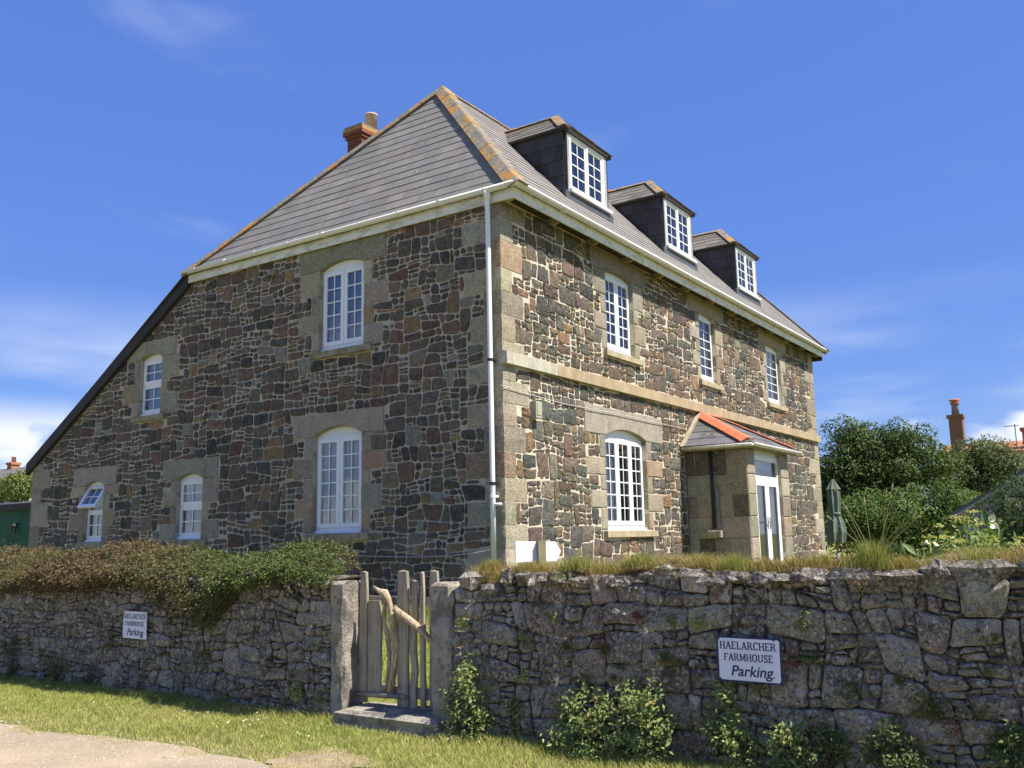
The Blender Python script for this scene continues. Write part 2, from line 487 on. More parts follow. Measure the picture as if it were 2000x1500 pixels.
def setprops(o, label=None, cat=None, group=None, kind=None):
    if label:
        o['label'] = label
    if cat:
        o['category'] = cat
    if group:
        o['group'] = group
    if kind:
        o['kind'] = kind
    return o
def link(name, data, parent, loc):
    o = bpy.data.objects.new(name, data)
    COL.objects.link(o)
    p = WP[parent.name] if parent else Vector((0, 0, 0))
    o.location = Vector(loc) - p
    if parent:
        o.parent = parent
    WP[o.name] = Vector(loc)
    return o
def thing(name, loc, label, cat, group=None):
    o = link(name, None, None, (loc[0], loc[1], loc[2] + EYE))
    o.empty_display_size = 0.3
    return setprops(o, label, cat, group)
def mk(name, mb, mat, parent=None, smooth=False, origin=None, base=False):
    V = np.array(mb.v, dtype=np.float64)
    V[:, 2] += EYE
    if origin is None:
        org = (V.min(0) + V.max(0)) / 2
        if base:
            org[2] = V[:, 2].min()
    else:
        org = np.array((origin[0], origin[1], origin[2] + EYE))
    me = bpy.data.meshes.new(name)
    me.from_pydata((V - org).tolist(), [], mb.f)
    if any(c != (1, 1, 1) for c in mb.c[:1] + mb.c[-1:]) or len(set(mb.c[:200])) > 1:
        a = me.color_attributes.new('col', 'FLOAT_COLOR', 'POINT')
        a.data.foreach_set('color', np.array([(c[0], c[1], c[2], 1) for c in mb.c], dtype=np.float32).ravel())
    me.materials.append(MAT[mat])
    if smooth:
        me.polygons.foreach_set('use_smooth', [True] * len(me.polygons))
    me.update()
    return link(name, me, parent, org)
def mk_np(name, V, tris_per, mat, parent=None, cols=None, nv=4, faces=None, base=False):
    """V (n, nv, 3): n pieces of nv vertices with the same face pattern"""
    n = V.shape[0]
    P = V.reshape(-1, 3).copy()
    P[:, 2] += EYE
    org = (P.min(0) + P.max(0)) / 2
    if base:
        org[2] = P[:, 2].min()
    P -= org
    faces = faces or [(0, 1, 2, 3)]
    me = bpy.data.meshes.new(name)
    nl = sum(len(f) for f in faces)
    me.vertices.add(len(P))
    me.vertices.foreach_set('co', P.astype(np.float32).ravel())
    idx = np.concatenate([np.array(f) for f in faces])
    L = (np.arange(n)[:, None] * nv + idx[None, :]).ravel()
    me.loops.add(len(L))
    me.loops.foreach_set('vertex_index', L.astype(np.int32))
    st = np.cumsum([0] + [len(f) for f in faces])[:-1]
    S = (np.arange(n)[:, None] * nl + st[None, :]).ravel()
    me.polygons.add(len(S))
    me.polygons.foreach_set('loop_start', S.astype(np.int32))
    if cols is not None:
        a = me.color_attributes.new('col', 'FLOAT_COLOR', 'POINT')
        C = np.ones((n, nv, 4), np.float32)
        C[:, :, :3] = cols[:, None, :] if cols.ndim == 2 else cols
        a.data.foreach_set('color', C.ravel())
    me.materials.append(MAT[mat])
    me.update(calc_edges=True)
    me.validate()
    return link(name, me, parent, org)
def shared(name, me, parent, loc):     # another object on the same mesh, loc in eye-level coordinates
    return link(name, me, parent, (loc[0], loc[1], loc[2] + EYE))

# frames: (u along the wall, v up, d outwards)
F_SIDE = lambda u, v, d: (u, -d, v)
F_FRONT = lambda u, v, d: (d, u, v)

# ------------------------------------------------------------------ masonry
def clip(poly, a, b, c):               # keep a*u + b*v <= c
    out = []
    n = len(poly)
    for i in range(n):
        p, q = poly[i], poly[(i + 1) % n]
        dp, dq = a * p[0] + b * p[1] - c, a * q[0] + b * q[1] - c
        if dp <= 0:
            out.append(p)
        if (dp < 0 < dq) or (dq < 0 < dp):
            t = dp / (dp - dq)
            out.append((p[0] + (q[0] - p[0]) * t, p[1] + (q[1] - p[1]) * t))
    return out
def area(poly):
    return 0.5 * sum(poly[i][0] * poly[(i + 1) % len(poly)][1] - poly[(i + 1) % len(poly)][0] * poly[i][1] for i in range(len(poly)))
def inset(poly, g):
    out = poly
    n = len(poly)
    for i in range(n):
        (x0, y0), (x1, y1) = poly[i], poly[(i + 1) % n]
        l = math.hypot(x1 - x0, y1 - y0)
        if l < 1e-6:
            continue
        a, b = (y1 - y0) / l, -(x1 - x0) / l
        out = clip(out, a, b, a * x0 + b * y0 - g)
        if len(out) < 3:
            return []
    return out
def dedupe(poly, eps):
    out = []
    for p in poly:
        if not out or math.hypot(p[0] - out[-1][0], p[1] - out[-1][1]) > eps:
            out.append(p)
    while len(out) > 2 and math.hypot(out[0][0] - out[-1][0], out[0][1] - out[-1][1]) < eps:
        out.pop()
    return out
def chaikin(poly, k):
    out = []
    n = len(poly)
    for i in range(n):
        p, q = poly[i], poly[(i + 1) % n]
        out.append((p[0] + (q[0] - p[0]) * k, p[1] + (q[1] - p[1]) * k))
        out.append((p[0] + (q[0] - p[0]) * (1 - k), p[1] + (q[1] - p[1]) * (1 - k)))
    return out
def laguerre(u0, u1, v0, v1, radii, aniso, seed, inside, tight=0.80, wgt=0.7):
    """power diagram of packed discs of mixed size: fieldstone-like cells"""
    rng = np.random.default_rng(seed)
    P = np.zeros((0, 2))
    R = np.zeros(0)
    A = (u1 - u0) * aniso * (v1 - v0)
    for r, tries in radii:
        n = int(A / (r * r) * tries)
        cand = np.column_stack([rng.uniform(u0 * aniso, u1 * aniso, n), rng.uniform(v0, v1, n)])
        for q in cand:
            if not inside(q[0] / aniso, q[1]):
                continue
            rr = r * rng.uniform(0.85, 1.15)
            if len(P):
                d = P - q
                if ((d * d).sum(1) < ((R + rr) * tight) ** 2).any():
                    continue
            P = np.vstack([P, q])
            R = np.append(R, rr)
    cells = []
    for i in range(len(P)):
        p, r = P[i], R[i]
        s = 3.2 * r
        poly = [(p[0] - s, p[1] - s), (p[0] + s, p[1] - s), (p[0] + s, p[1] + s), (p[0] - s, p[1] + s)]
        d = P - p
        D = (d * d).sum(1)
        for j in np.argsort(D)[1:26]:
            if D[j] > (4.5 * r + 1.5 * R[j]) ** 2:
                break
            a, b = d[j]
            c = (P[j] @ P[j] - p @ p + wgt * (r ** 2 - R[j] ** 2)) / 2
            poly = clip(poly, a, b, c)
            if len(poly) < 3:
                break
        if len(poly) >= 3:
            poly = [(x / aniso, y) for x, y in poly]
            poly = clip(clip(clip(clip(poly, 1, 0, u1), -1, 0, -u0), 0, 1, v1), 0, -1, -v0)
            if len(poly) >= 3:
                cells.append(poly)
    return cells
def warp_cells(cells, amp, seed, step=0.11):
    r = random.Random(seed)
    W = [(r.uniform(-1, 1), r.uniform(-1, 1), r.uniform(0, 6.28), r.uniform(0, 6.28)) for _ in range(7)]
    def wp(p):
        a = b = 0
        for i, (kx, ky, f, g) in enumerate(W):
            k = 5 + 3.2 * i
            a += math.sin(k * (kx * p[0] + ky * p[1]) + f) / (1 + 0.35 * i)
            b += math.sin(k * (ky * p[0] - kx * p[1]) + g) / (1 + 0.35 * i)
        return (p[0] + a * amp, p[1] + b * amp)
    out = []
    for c in cells:
        q = []
        for i in range(len(c)):
            p, n = c[i], c[(i + 1) % len(c)]
            m = max(1, round(math.hypot(n[0] - p[0], n[1] - p[1]) / step))
            q += [wp((p[0] + (n[0] - p[0]) * j / m, p[1] + (n[1] - p[1]) * j / m)) for j in range(m)]
        out.append(q)
    return out
def shrink(poly, g):
    n = len(poly)
    out = []
    for i in range(n):
        a, b, c = poly[i - 1], poly[i], poly[(i + 1) % n]
        e0, e1 = (b[0] - a[0], b[1] - a[1]), (c[0] - b[0], c[1] - b[1])
        l0, l1 = math.hypot(*e0) or 1, math.hypot(*e1) or 1
        n0, n1 = (-e0[1] / l0, e0[0] / l0), (-e1[1] / l1, e1[0] / l1)
        m = (n0[0] + n1[0], n0[1] + n1[1])
        d = m[0] * n0[0] + m[1] * n0[1]
        k = g / max(d, 0.55)
        out.append((b[0] + m[0] * k, b[1] + m[1] * k))
    return out
def courses(u0, u1, v0, v1, seed, hmax=0.34, amin=0.022, amax=0.13, wmul=1.3, slant=0.10, stop=0.42, band=(0.34, 0.66), amp=0.008, lay=0.7):
    """squared rubble: uneven courses cut by slanting joints, some stones split again"""
    rng = random.Random(seed)
    out = []
    def rec(poly):
        us = [p[0] for p in poly]
        vs = [p[1] for p in poly]
        w, h = max(us) - min(us), max(vs) - min(vs)
        A = abs(area(poly))
        if A < amin or (A < amax and w < 1.9 * h * wmul and h < hmax * 1.1 and rng.random() < stop) or max(w, h) < 0.11:
            out.append(poly)
            return
        t = rng.uniform(0.24, 0.76)
        if w > h * rng.uniform(0.75, 1.55) * wmul:
            k = rng.uniform(-slant, slant)
            c = min(us) + w * t + k * (min(vs) + h / 2)
            rec(clip(poly, 1, k, c))
            rec(clip(poly, -1, -k, -c))
        else:
            k = rng.uniform(-slant, slant) * lay
            c = min(vs) + h * t + k * (min(us) + w / 2)
            rec(clip(poly, k, 1, c))
            rec(clip(poly, -k, -1, -c))
    v = v0
    while v < v1 - 0.02:
        h = min(rng.uniform(*band), v1 - v)
        if v1 - v - h < 0.15:
            h = v1 - v
        u = u0
        while u < u1 - 0.02:
            w = rng.uniform(0.7, 1.5)
            if u1 - u - w < 0.4:
                w = u1 - u
            rec([(u, v), (u + w, v), (u + w, v + h), (u, v + h)])
            u += w
        v += h
    return warp_cells(out, amp, seed)
def avoid(cells, rects, gap, amin=0.0025):
    out = []
    for poly in cells:
        for (a, b, c, d) in rects:
            us = [p[0] for p in poly]
            vs = [p[1] for p in poly]
            a2, b2, c2, d2 = a - gap, b + gap, c - gap, d + gap
            if max(us) <= a2 or min(us) >= b2 or max(vs) <= c2 or min(vs) >= d2:
                continue
            best, ba = [], 0
            for q in (clip(poly, 1, 0, a2), clip(poly, -1, 0, -b2), clip(poly, 0, 1, c2), clip(poly, 0, -1, -d2)):
                if len(q) >= 3 and area(q) > ba:
                    best, ba = q, area(q)
            poly = best
            if len(poly) < 3:
                break
        if len(poly) >= 3 and area(poly) > amin:
            out.append(poly)
    return out
def stone(mb, F, poly, d0, d1, bevel, bulge, rng, col, jit=0.006, ring=False, warp=0.0):
    n = len(poly)
    cu, cv = sum(p[0] for p in poly) / n, sum(p[1] for p in poly) / n
    rad = max(math.hypot(p[0] - cu, p[1] - cv) for p in poly)
    k = max(0.4, 1 - bevel * 1.6 / max(rad, 0.02))
    tu, tv = rng.uniform(-1, 1) * warp, rng.uniform(-1, 1) * warp
    D = lambda p: (p[0] - cu) * tu + (p[1] - cv) * tv
    j = lambda: rng.uniform(-1, 1) * jit
    pj = [(p[0] + j() * 0.6, p[1] + j() * 0.6) for p in poly]
    V = [F(p[0], p[1], d0) for p in pj]
    V += [F(p[0], p[1], d1 - bevel + D(p)) for p in pj]
    V += [F(cu + (p[0] - cu) * k, cv + (p[1] - cv) * k, d1 + D(p) + j()) for p in pj]
    fc = []
    m = 2
    if ring:
        V += [F(cu + (p[0] - cu) * k * 0.5 + j(), cv + (p[1] - cv) * k * 0.5 + j(), d1 + D(p) * 0.5 + bulge * rng.uniform(0.4, 1.1) + j() * 1.5) for p in pj]
        m = 3
    V.append(F(cu, cv, d1 + bulge * rng.uniform(0.6, 1.2)))
    for r in range(m):
        fc += [(r * n + i, r * n + (i + 1) % n, (r + 1) * n + (i + 1) % n, (r + 1) * n + i) for i in range(n)]
    fc += [(m * n + i, m * n + (i + 1) % n, (m + 1) * n) for i in range(n)]
    mb.add(V, fc, col)
def pick(rng, pal):
    t = rng.random() * sum(p[0] for p in pal)
    for w, c in pal:
        t -= w
        if t <= 0:
            break
    k = rng.uniform(0.75, 1.28)
    return tuple(max(0.01, x * k * rng.uniform(0.93, 1.07)) for x in c[:3])
def masonry(name, cells, F, parent, mat, pal, gap, rnd, nparts, seed, d0=-0.02, d1=0.012, bevel=0.012, bulge=0.014, jit=0.006, ring=False, dvar=0.006, warp=0.0, rest='small_stones', rank=None):
    """the nparts largest stones become objects of their own, the rest one part"""
    rng = random.Random(seed)
    polys = []
    for c in cells:
        p = dedupe(shrink(dedupe(c, 0.014), gap * rng.uniform(0.75, 1.35)), 0.012)
        if len(p) >= 3 and area(p) > 0.0011:
            p = chaikin(p, rnd * rng.uniform(0.8, 1.2))
            polys.append((area(p), p))
    key = rank or (lambda a, p: a)
    polys.sort(key=lambda t: -key(t[0], t[1]))
    small = MB()
    for i, (a, p) in enumerate(polys):
        mb = MB() if i < nparts else small
        stone(mb, F, p, d0, d1 + rng.uniform(-1, 1) * dvar, bevel, bulge * min(1, math.sqrt(a) / 0.25), rng, pick(rng, pal), jit, ring and i < nparts, warp)
        if i < nparts:
            mk('stone', mb, mat, parent)
    if small.v:
        setprops(mk(rest, small, mat, parent), kind='stuff')
    return len(polys)
def block(F, u0, u1, v0, v1, d0, d1, rng, col, mat, name, parent, jit=0.006, bevel=0.012, bulge=0.006):
    """one dressed stone with worn edges"""
    nu, nv = max(1, round((u1 - u0) / 0.22)), max(1, round((v1 - v0) / 0.22))
    j = lambda: rng.uniform(-1, 1) * jit
    P = [(u0 + (u1 - u0) * i / nu, v0) for i in range(nu)] + [(u1, v0 + (v1 - v0) * i / nv) for i in range(nv)]
    P += [(u1 - (u1 - u0) * i / nu, v1) for i in range(nu)] + [(u0, v1 - (v1 - v0) * i / nv) for i in range(nv)]
    P = [(a + j(), b + j()) for a, b in P]
    mb = MB()
    stone(mb, F, P, d0, d1, bevel, bulge, rng, col, jit * 0.6)
    return mk(name, mb, mat, parent)
GRAN = [(5, (0.32, 0.275, 0.195)), (3, (0.29, 0.255, 0.19)), (0.8, (0.33, 0.245, 0.15)), (0.3, (0.3, 0.2, 0.125))]

# ------------------------------------------------------------------ farmhouse
LY, XL, BASE = 14.93, -11.76, -0.85
house = thing('farmhouse', (0, 0, BASE), 'two-storey dark rubble stone farmhouse with slate hipped roof, dormers and white windows', 'house')
RAKE = lambda u: 4.76 if u > -6.9 else 4.76 + (u + 6.9) * 0.620
#            kind  u0      u1     z0     spring  rise
WIN_SIDE = [('sash', -8.27, -7.60, 2.375, 3.44, 0.09), ('pair', -3.56, -2.585, 2.995, 4.33, 0.11), ('pair', -3.64, -2.61, 0.13, 1.64, 0.13),
            ('sash', -7.03, -6.33, 0.095, 1.14, 0.09), ('open', -9.86, -9.235, 0.09, 1.16, 0.08)]
WIN_FRONT = [('pair', 3.08, 4.10, 3.06, 4.41, 0.06), ('single', 7.05, 7.90, 3.07, 4.45, 0.045), ('single', 11.10, 12.13, 3.06, 4.45, 0.045),
             ('triple', 2.88, 4.38, 0.10, 1.63, 0.13)]
def arch(u0, u1, vs, rise, n=10):      # from right springing to left springing
    w = (u1 - u0) / 2
    R = (w * w + rise * rise) / (2 * rise)
    cu, cv = (u0 + u1) / 2, vs + rise - R
    a = math.asin(w / R)
    return [(cu + R * math.sin(a - 2 * a * i / n), cv + R * math.cos(a - 2 * a * i / n)) for i in range(n + 1)]
def wall_sheet(name, F, u0, u1, v0, top, opens, mat, thick=0.32, extra=()):
    us = sorted({u0, u1, *[o[1] for o in opens], *[o[2] for o in opens], *extra})
    mb = MB()
    for a, b in zip(us, us[1:]):
        m = (a + b) / 2
        cuts = [v0]
        for o in sorted(opens, key=lambda o: o[3]):
            if o[1] < m < o[2]:
                cuts += [o[3], o[4] + o[5]]
        ta, tb = top(a + 1e-6), top(b - 1e-6)
        for k in range(0, len(cuts), 2):
            lo = cuts[k]
            last = k + 1 >= len(cuts)
            ha, hb = (ta, tb) if last else (cuts[k + 1], cuts[k + 1])
            mb.add([F(a, lo, 0), F(b, lo, 0), F(b, hb, 0), F(a, ha, 0)], [(0, 1, 2, 3)])
            mb.add([F(a, lo, -thick), F(b, lo, -thick), F(b, hb, -thick), F(a, ha, -thick)], [(3, 2, 1, 0)])
    for o in opens:
        q = [(o[1], o[3]), (o[2], o[3]), (o[2], o[4] + o[5]), (o[1], o[4] + o[5])]
        for i in range(4):
            p, r = q[i], q[(i + 1) % 4]
            mb.add([F(p[0], p[1], 0), F(r[0], r[1], 0), F(r[0], r[1], -thick), F(p[0], p[1], -thick)], [(3, 2, 1, 0)])
    return mk(name, mb, mat, house)
side_wall = wall_sheet('side_wall', F_SIDE, XL, -0.0, BASE, RAKE, WIN_SIDE, 'side_mortar', extra=(-6.9,))
front_wall = wall_sheet('front_wall', F_FRONT, 0.0, LY, BASE, lambda u: 4.78, WIN_FRONT, 'front_mortar')
mb = MB()
mb.add([(XL, 0, BASE), (XL, LY, BASE), (XL, LY, 1.70), (XL, 0, 1.70)], [(0, 3, 2, 1)])
mb.add([(XL, LY, BASE), (0, LY, BASE), (0, LY, 4.78), (-6.9, LY, 4.76), (XL, LY, 1.70)], [(4, 3, 2, 1, 0)])
mk('rear_wall', mb, 'side_mortar', house)
mb = MB()                              # a dark inside: floors and a spine wall
mb.box(-11.4, -0.34, 0.34, LY - 0.3, BASE + 0.02, BASE + 0.12).box(-6.6, -0.34, 0.34, LY - 0.3, 2.30, 2.50)
mb.box(-5.0, -4.8, 0.34, LY - 0.3, BASE + 0.13, 2.29).box(-5.0, -4.8, 0.34, LY - 0.3, 2.51, 4.7)
mk('inner_floors', mb, 'room_dark', house)

rng = random.Random(5)
dress_side, dress_front = [], []
def dressed_opening(F, o, rects, lw, lh, seed, wide=(0.36, 0.50), narrow=(0.15, 0.21), sill=True, sillmat='mossy_sill', flip=0):
    kind, u0, u1, z0, zs, rise = o
    r = random.Random(seed)
    l0, l1 = u0 - lw, u1 + lw
    top = zs + lh
    a = arch(u0, u1, zs, rise)
    # lintel stone with the arched soffit cut into it
    P = [(l0, zs), (l0, top), (l1, top), (l1, zs)]
    jt = lambda: r.uniform(-0.008, 0.008)
    poly = [(u1, zs)] + [(l1 + jt(), zs + jt()), (l1 + jt(), zs + lh * 0.5), (l1 + jt(), top + jt()), (u1, top + jt()), ((u0 + u1) / 2, top + jt()), (u0, top + jt()), (l0 + jt(), top + jt()), (l0 + jt(), zs + lh * 0.5), (l0 + jt(), zs + jt()), (u0, zs)] + a[-2:0:-1]
    col = pick(r, GRAN[:2])
    m = MB()
    m.prism(F, [(p[0], p[1]) for p in poly], -0.16, 0.018, col)
    mk('lintel', m, 'granite', house)
    rects.append((l0, l1, zs, top))
    # jamb stones, long and short
    for s in (-1, 1):
        v = z0
        k = (s > 0) ^ (r.random() < 0.5)
        while v < zs - 0.02:
            h = r.uniform(0.24, 0.36)
            if zs - v - h < 0.16:
                h = zs - v
            w = r.uniform(*wide) if k else r.uniform(*narrow)
            k = not k
            a0, a1 = (u0 - w, u0) if s < 0 else (u1, u1 + w)
            block(F, a0, a1, v + 0.004, v + h - 0.004, -0.16, 0.014 + r.uniform(-0.003, 0.004), r, pick(r, GRAN), 'granite', 'jamb_stone', house, 0.005)
            rects.append((a0, a1, v, v + h))
            v += h
    if sill:
        m = MB()
        s0, s1 = u0 - 0.14, u1 + 0.20
        m.hexa([F(s0, z0 - 0.115, -0.16), F(s1, z0 - 0.115, -0.16), F(s1, z0 - 0.005, -0.16), F(s0, z0 - 0.005, -0.16),
                F(s0, z0 - 0.115, 0.075), F(s1, z0 - 0.115, 0.075), F(s1, z0 - 0.02, 0.075), F(s0, z0 - 0.02, 0.075)])
        mk('window_sill', m, sillmat, house)
        rects.append((s0, s1, z0 - 0.125, z0))
for i, o in enumerate(WIN_SIDE):
    big = o[0] == 'pair'
    dressed_opening(F_SIDE, o, dress_side, 0.45 if big else 0.40, 0.345 if big else 0.33, 40 + i)
for i, o in enumerate(WIN_FRONT):
    dressed_opening(F_FRONT, o, dress_front, 0.50 if i < 3 else 0.66, 0.335 if i < 3 else 0.44, 60 + i, sillmat='sill_stone', wide=(0.36, 0.46) if i < 3 else (0.5, 0.66))
# quoins at the near corner: each stone turns the corner
v = BASE
k = 0
rq = random.Random(11)
while v < 4.70:
    h = rq.uniform(0.30, 0.42)
    if abs(v + h - 2.37) < 0.16:
        h = 2.37 - v
    if 4.74 - v - h < 0.2:
        h = 4.74 - v
    ws, wf = (rq.uniform(0.52, 0.68), rq.uniform(0.24, 0.32)) if k % 2 else (rq.uniform(0.22, 0.34), rq.uniform(0.52, 0.70))
    col = pick(rq, GRAN)
    m = MB()
    e = 0.016
    nz = 3
    V = []
    for i in range(nz):
        zz = v + 0.005 + (h - 0.01) * i / (nz - 1)
        jj = lambda: rq.uniform(-0.006, 0.006)
        b = 0.010 if i in (0, nz - 1) else 0.0
        V += [(-ws + jj(), -e + b, zz), (-0.03 + jj(), -e + b + jj() * 0.5, zz), (e - b - 0.004 + jj() * 0.5, -e + b + 0.004 + jj() * 0.5, zz), (e - b + jj() * 0.5, 0.03 + jj(), zz), (e - b, wf + jj(), zz), (-0.03, wf, zz), (-0.03, 0.03, zz), (-ws, 0.03, zz)]
    n = 8
    fc = [(i * n + q, i * n + (q + 1) % n, (i + 1) * n + (q + 1) % n, (i + 1) * n + q) for i in range(nz - 1) for q in range(n)]
    fc += [tuple(reversed(range(n))), tuple(range((nz - 1) * n, nz * n))]
    m.add(V, fc, col)
    mk('quoin', m, 'granite', house)
    dress_side.append((-ws, 0.1, v, v + h))
    dress_front.append((-0.1, wf, v, v + h))
    v += h
    k += 1
# quoins at the low left corner and the far right corner
v = BASE
k = 0
while v < 1.60:
    h = min(rq.uniform(0.32, 0.48), 1.66 - v)
    w = rq.uniform(0.62, 0.78) if k % 2 else rq.uniform(0.34, 0.46)
    block(F_SIDE, XL, XL + w, v + 0.005, v + h - 0.005, -0.1, 0.014, rq, pick(rq, GRAN[:2]), 'granite', 'quoin', house)
    dress_side.append((XL - 0.1, XL + w, v, v + h))
    v += h
    k += 1
v = BASE
while v < 4.7:
    h = rq.uniform(0.34, 0.46)
    if abs(v + h - 2.37) < 0.18:
        h = 2.37 - v
    if 4.74 - v - h < 0.2:
        h = 4.74 - v
    w = rq.uniform(0.72, 0.95) if k % 2 else rq.uniform(0.36, 0.5)
    block(F_FRONT, LY - w, LY, v + 0.005, v + h - 0.005, -0.1, 0.014, rq, pick(rq, GRAN), 'granite', 'quoin', house)
    dress_front.append((LY - w, LY + 0.1, v, v + h))
    v += h
    k += 1
# string course in lengths of two stones
for (a, b, mt) in ((-0.012, 1.335, 'string_grey'), (1.342, 3.10, 'string_tan'), (3.108, 5.3, 'string_tan'), (5.308, 7.6, 'string_tan'), (7.608, 10.1, 'string_tan'), (10.108, 12.6, 'string_tan'), (12.608, LY + 0.02, 'string_tan')):
    m = MB()
    m.hexa([F_FRONT(a, 2.375, -0.05), F_FRONT(b, 2.375, -0.05), F_FRONT(b, 2.58, -0.05), F_FRONT(a, 2.58, -0.05), F_FRONT(a, 2.375, 0.085), F_FRONT(b, 2.375, 0.085), F_FRONT(b, 2.545, 0.085), F_FRONT(a, 2.545, 0.085)])
    mk('string_course', m, mt, house)
dress_front.append((-0.1, LY + 0.1, 2.375, 2.58))
PY0, PY1, PX = 6.03, 8.36, 1.21        # porch footprint
dress_front.append((PY0 - 0.02, PY1 + 0.02, BASE - 0.1, 1.55))
# rubble facing
PAL_SIDE = [(4, (0.15, 0.112, 0.083)), (3, (0.131, 0.112, 0.088)), (2.6, (0.088, 0.084, 0.07)), (1.8, (0.178, 0.118, 0.083)), (1.6, (0.263, 0.175, 0.094)), (1.0, (0.193, 0.161, 0.106)), (0.7, (0.178, 0.1, 0.076)), (0.7, (0.256, 0.236, 0.191))]
cells = courses(XL, 0.0, BASE, 4.80, 3, hmax=0.32, amin=0.017, amax=0.10, wmul=1.45, slant=0.32, stop=0.46, band=(0.42, 0.85), amp=0.012, lay=0.45)
cells = avoid(cells, dress_side + [(o[1], o[2], o[3], o[4]) for o in WIN_SIDE], 0.004, 0.005)
kk = math.hypot(1, 0.62)
cells = [q for q in (clip(c, -0.62 / kk, 1 / kk, (4.76 + 6.9 * 0.62 - 0.03) / kk) for c in cells) if len(q) >= 3]
N1 = masonry('side', cells, F_SIDE, side_wall, 'rubble_stone', PAL_SIDE, 0.0098, 0.25, 200, 7, d1=0.016, bevel=0.010, bulge=0.008)
PAL_FRONT = [(3, (0.163, 0.126, 0.091)), (2.8, (0.127, 0.119, 0.096)), (1.8, (0.169, 0.113, 0.083)), (1.4, (0.26, 0.168, 0.091)), (1.6, (0.094, 0.095, 0.084)), (1.3, (0.215, 0.185, 0.126)), (0.5, (0.143, 0.096, 0.084))]
cells = courses(0.0, LY, BASE, 4.76, 21, amin=0.018, amax=0.14, hmax=0.40, slant=0.16, stop=0.48, amp=0.009, wmul=1.4)
cells = avoid(cells, dress_front + [(o[1], o[2], o[3], o[4]) for o in WIN_FRONT], 0.004, 0.005)
N2 = masonry('front', cells, F_FRONT, front_wall, 'rubble_stone', PAL_FRONT, 0.0095, 0.13, 160, 8, d1=0.014, bevel=0.010, bulge=0.014, jit=0.008, dvar=0.008, warp=0.05,
             rank=lambda a, p: a / (9 + p[0][0]) ** 2)
print('house stones', N1, N2)

# ------------------------------------------------------------------ windows
UNIT = {}
def unit_box(mat):                     # a unit cube mesh, scaled per object
    if mat not in UNIT:
        m = MB().box(-0.5, 0.5, -0.5, 0.5, -0.5, 0.5)
        me = bpy.data.meshes.new('unit_' + mat)
        me.from_pydata(m.v, [], m.f)
        me.materials.append(MAT[mat])
        UNIT[mat] = me
    return UNIT[mat]
def bar(name, F, u0, u1, v0, v1, d0, d1, mat, parent):
    a, b = Vector(F(u0, v0, d0)), Vector(F(u1, v1, d1))
    c, s = (a + b) / 2, b - a
    o = shared(name, unit_box(mat), parent, c)
    o.scale = (abs(s.x), abs(s.y), abs(s.z))
    return o
def frame_rect(m, F, u0, u1, v0, v1, w, d0, d1):
    m.fbox(F, u0, u0 + w, v0, v1, d0, d1).fbox(F, u1 - w, u1, v0, v1, d0, d1)
    m.fbox(F, u0 + w, u1 - w, v0, v0 + w, d0, d1).fbox(F, u0 + w, u1 - w, v1 - w, v1, d0, d1)
def sash(F, win, u0, u1, v0, v1, rows, cols, d, w=0.062):
    m = MB()
    frame_rect(m, F, u0, u1, v0, v1, w, d, d + 0.03)
    mk('casement', m, 'white_plastic', win)
    a0, a1, b0, b1 = u0 + w, u1 - w, v0 + w, v1 - w
    t = 0.0095
    for i in range(cols):
        for j in range(rows):
            bar('pane', F, a0 + (a1 - a0) * i / cols + 0.001, a0 + (a1 - a0) * (i + 1) / cols - 0.001, b0 + (b1 - b0) * j / rows + 0.001, b0 + (b1 - b0) * (j + 1) / rows - 0.001, d + 0.004, d + 0.010, 'glass', win)
    for i in range(1, cols):
        u = a0 + (a1 - a0) * i / cols
        bar('glazing_bar', F, u - t, u + t, b0, b1, d + 0.010, d + 0.018, 'white_plastic', win)
    for j in range(1, rows):
        v = b0 + (b1 - b0) * j / rows
        bar('glazing_bar', F, a0, a1, v - t, v + t, d + 0.0105, d + 0.0175, 'white_plastic', win)
def curtain(F, win, u0, u1, v0, v1, d, mat, amp=0.018, per=0.085):
    n = max(8, int((u1 - u0) / per * 6))
    m = MB()
    V = []
    for i in range(n + 1):
        u = u0 + (u1 - u0) * i / n
        dd = d + amp * math.sin(u / per * 6.283) + amp * 0.4 * math.sin(u / per * 2.1)
        V += [F(u, v0, dd), F(u, v1, dd)]
    m.add(V, [(2 * i, 2 * i + 2, 2 * i + 3, 2 * i + 1) for i in range(n)])
    mk('curtain', m, mat, win, True)
